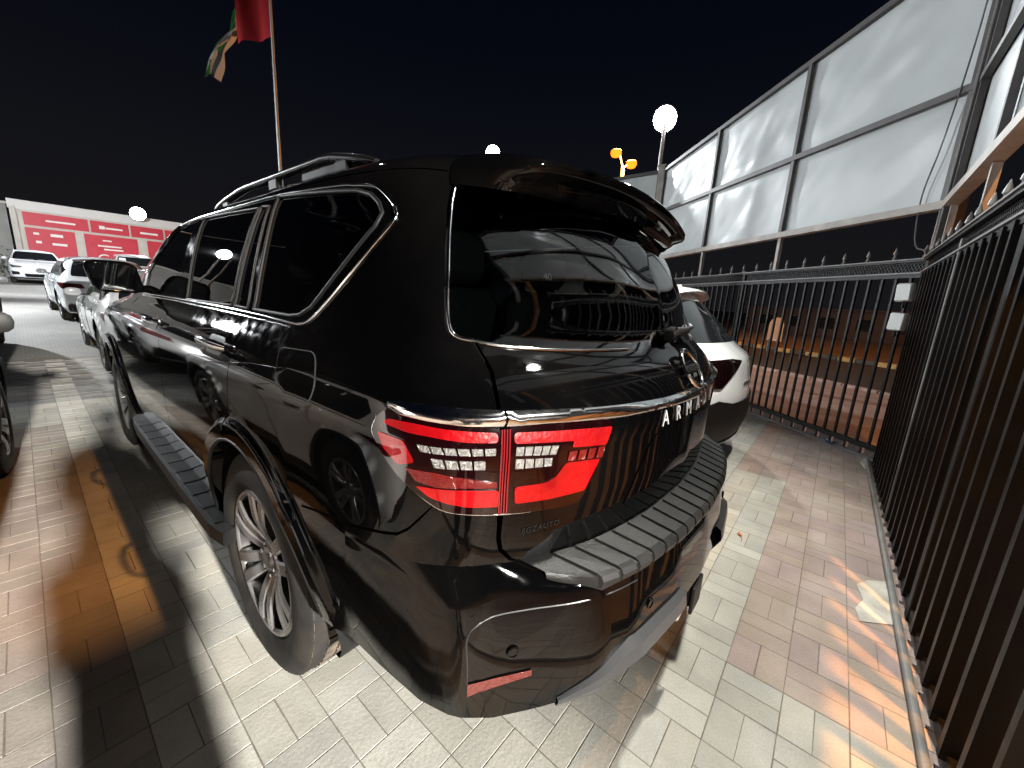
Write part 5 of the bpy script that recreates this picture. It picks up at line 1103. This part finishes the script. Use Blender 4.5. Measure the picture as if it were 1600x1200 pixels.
# ------------------------------------------------------------------ the photographer behind the camera
def skin(name, verts, edges, radii, m, parent, root=0, sub=2):
    me = bpy.data.meshes.new(name); me.from_pydata([tuple(v) for v in verts], edges, []); me.materials.append(m); o = bpy.data.objects.new(name, me); link(o, parent)
    md = o.modifiers.new('skin','SKIN'); md.use_smooth_shade = True; ly = me.skin_vertices[0] if me.skin_vertices else None
    if ly is None:
        bm = bmesh.new(); bm.from_mesh(me); bm.verts.layers.skin.verify(); bm.to_mesh(me); bm.free(); ly = me.skin_vertices[0]
    for i, r in enumerate(radii): ly.data[i].radius = (r, r) if not hasattr(r,'__len__') else r
    ly.data[root].use_root = True; sb = o.modifiers.new('sub','SUBSURF'); sb.levels = 1; sb.render_levels = sub; return o
def person():
    p = thing('person', 'person in dark shirt and trousers holding up a phone behind the viewpoint', 'person', loc=(-1.47,-1.90,0), rotz=-YAW)
    SK = mat('skin_tone',(.38,.24,.17),.55); SHIRT = mat('dark_shirt',(.03,.035,.05),.8); TR = mat('dark_trousers',(.02,.02,.025),.85); HAIR = mat('dark_hair',(.01,.008,.006),.6); SHOE = mat('shoe_black',(.015,.015,.015),.5)
    L = lambda *a: [Vector(v) for v in a]
    # body: pelvis root, spine, neck, arms with bent elbows, legs
    V = L((0,0,.95),(0,-.005,1.12),(0,.0,1.30),(0,.005,1.43),(0,.02,1.52),(0,.035,1.60),
          (-.19,0,1.41),(-.27,.02,1.15),(-.13,.24,1.27),(-.085,.30,1.33), (.19,0,1.41),(.27,.02,1.15),(.13,.24,1.27),(.085,.30,1.33),
          (-.10,0,.90),(-.11,.02,.50),(-.12,-.01,.09),(-.12,.10,.05), (.10,0,.90),(.11,.02,.50),(.12,-.01,.09),(.12,.10,.05))
    E = [(0,1),(1,2),(2,3),(3,4),(4,5),(3,6),(6,7),(7,8),(8,9),(3,10),(10,11),(11,12),(12,13),(0,14),(14,15),(15,16),(16,17),(0,18),(18,19),(19,20),(20,21)]
    Rr = [(.115,.085),(.105,.08),(.115,.08),(.085,.06),.052,.05, .046,.040,.036,.030, .046,.040,.036,.030, .075,.050,.040,.036, .075,.050,.040,.036]
    body = skin('body', V, E, Rr, SK, p)
    g = 1.10
    skin('shirt', V[:4]+V[6:8]+[V[7].lerp(V[8],.45)]+V[10:12]+[V[11].lerp(V[12],.45)]+[Vector((0,-.002,.86)), Vector((0,.012,1.49))], [(0,1),(1,2),(2,3),(3,4),(4,5),(5,6),(3,7),(7,8),(8,9),(0,10),(3,11)], [(.178,.135),(.168,.13),(.185,.135),(.165,.115),.088,.066,.056,.088,.066,.056,(.18,.138),.068], SHIRT, p)
    skin('trousers', [V[0]]+V[14:17]+V[18:21], [(0,1),(1,2),(2,3),(0,4),(4,5),(5,6)], [(.160,.12),.105,.078,.062,.105,.078,.062], TR, p)
    for s in (-1,1):
        rows = []
        for y, w, h in ((-.09,.03,.05),(-.07,.042,.085),(0,.046,.09),(.08,.048,.065),(.15,.045,.05),(.185,.028,.03)): rows.append([(s*.12+w*math.cos(a), y, max(0.0,h*.5+h*.5*math.sin(a))) for a in np.linspace(0,2*math.pi,13)[:-1]])
        MB().loft(rows, closed=True, cap=True).build('shoe', SHOE, p, smooth=50)
    # head: lathed oval shaped with jaw, nose, ears
    rows = []
    for k in range(15):
        u = k/14; z = 1.535+.235*u; w = .078*math.sin(math.pi*min(1,max(.03,u*.93+.07)))**.55; d = .098*math.sin(math.pi*min(1,max(.03,u*.95+.05)))**.5; r = []
        for q in range(24):
            a = 2*math.pi*q/24; x, y = w*math.cos(a), d*math.sin(a); f = math.exp(-((a-math.pi/2)/.22)**2)
            y += f*(.024*math.exp(-((u-.43)/.10)**2)-.008*math.exp(-((u-.58)/.06)**2)+.006*math.exp(-((u-.24)/.04)**2)); x *= .82+.18*min(1,u*2.2) if u < .45 else 1; r.append((x, .045+y, z))
        rows.append(r)
    hd = MB().loft(rows, closed=True, cap=True).build('head', SK, p, smooth=80)
    for s in (-1,1):
        MB().lathe([(0,.03),(.008,.034),(.014,.026),(.010,.012),(.004,0)], 12, axis='X', c=(s*.076,.04,1.645)).build('ear', SK, hd, smooth=60)
        MB().lathe([(-.012,0),(-.008,.009),(0,.013),(.008,.009),(.012,0)], 12, axis='Y', c=(s*.032,.132,1.665)).build('eye', mat('eye_white',(.7,.68,.65),.2), hd, smooth=80)
        MB().tube([(s*.014,.140,1.688),(s*.033,.138,1.694),(s*.052,.125,1.688)], .004, 6).build('eyebrow', HAIR, hd)
    MB().tube([(-.024,.134,1.592),(0,.142,1.594),(.024,.134,1.592)], [.003,.006,.003], 8).build('lips', mat('lip_tone',(.32,.14,.12),.5), hd, smooth=60)
    rows = []
    for k in range(9):
        u = k/8; ph = u*math.pi*.5; rows.append([(.086*math.cos(ph)*math.cos(a), .035+.106*math.cos(ph)*math.sin(a)-.012*(1-u)*(math.sin(a)>.3), 1.69-.05*(math.sin(a) < .2)*(1-u)+.095*math.sin(ph)) for a in np.linspace(0,2*math.pi,25)[:-1]])
    MB().loft(rows, closed=True, cap=True).build('hair', HAIR, hd, smooth=70)
    # hands round the phone
    for s in (-1,1):
        palm = Vector((s*.078,.335,1.375)); vs_, es_, rs_ = [Vector((s*.085,.30,1.33)), palm, palm+Vector((s*-.004,.02,.035))], [(0,1),(1,2)], [.028,(.034,.018),(.034,.016)]
        for k in range(4):
            b = len(vs_); z = 1.36+.022*k; ln = (.9,1.0,.95,.8)[k]
            vs_ += [Vector((s*.078,.352,z)), Vector((s*.072,.352+.026*ln,z+.004)), Vector((s*.048,.352+.034*ln,z+.008)), Vector((s*.030,.352+.026*ln,z+.010))]; es_ += [(1,b),(b,b+1),(b+1,b+2),(b+2,b+3)]; rs_ += [.010,.0092,.0085,.0075]
        b = len(vs_); vs_ += [Vector((s*.070,.322,1.385)), Vector((s*.055,.318,1.405)), Vector((s*.038,.325,1.418))]; es_ += [(1,b),(b,b+1),(b+1,b+2)]; rs_ += [.012,.010,.009]
        skin('hand', vs_, es_, rs_, SK, body, root=1)
    return p
PERSON = person()
ph = thing('phone', 'dark smartphone held up in both hands of the photographer', 'phone', loc=CAM_LOC-f_*.022)
M = m3.to_4x4()
MB().box((0,0,0),(.155,.075,.008),bev=.003,mtx=M).build('phone_body', PLASTIC, ph); MB().box((0,0,0),(.148,.068,.001),mtx=M @ Matrix.Translation((0,0,.0048))).build('screen', DARKGL, ph)
for k in range(3): o = MB(); o.lathe([(0,.006),(.002,.006),(.002,0)],14,axis='Z'); MM = M @ Matrix.Translation((-.062+.0,.025-.016*k,-.004)) @ Matrix.Rotation(math.pi,4,'X'); o.v = [MM @ v for v in o.v]; o.build('lens', DARKGL, ph)
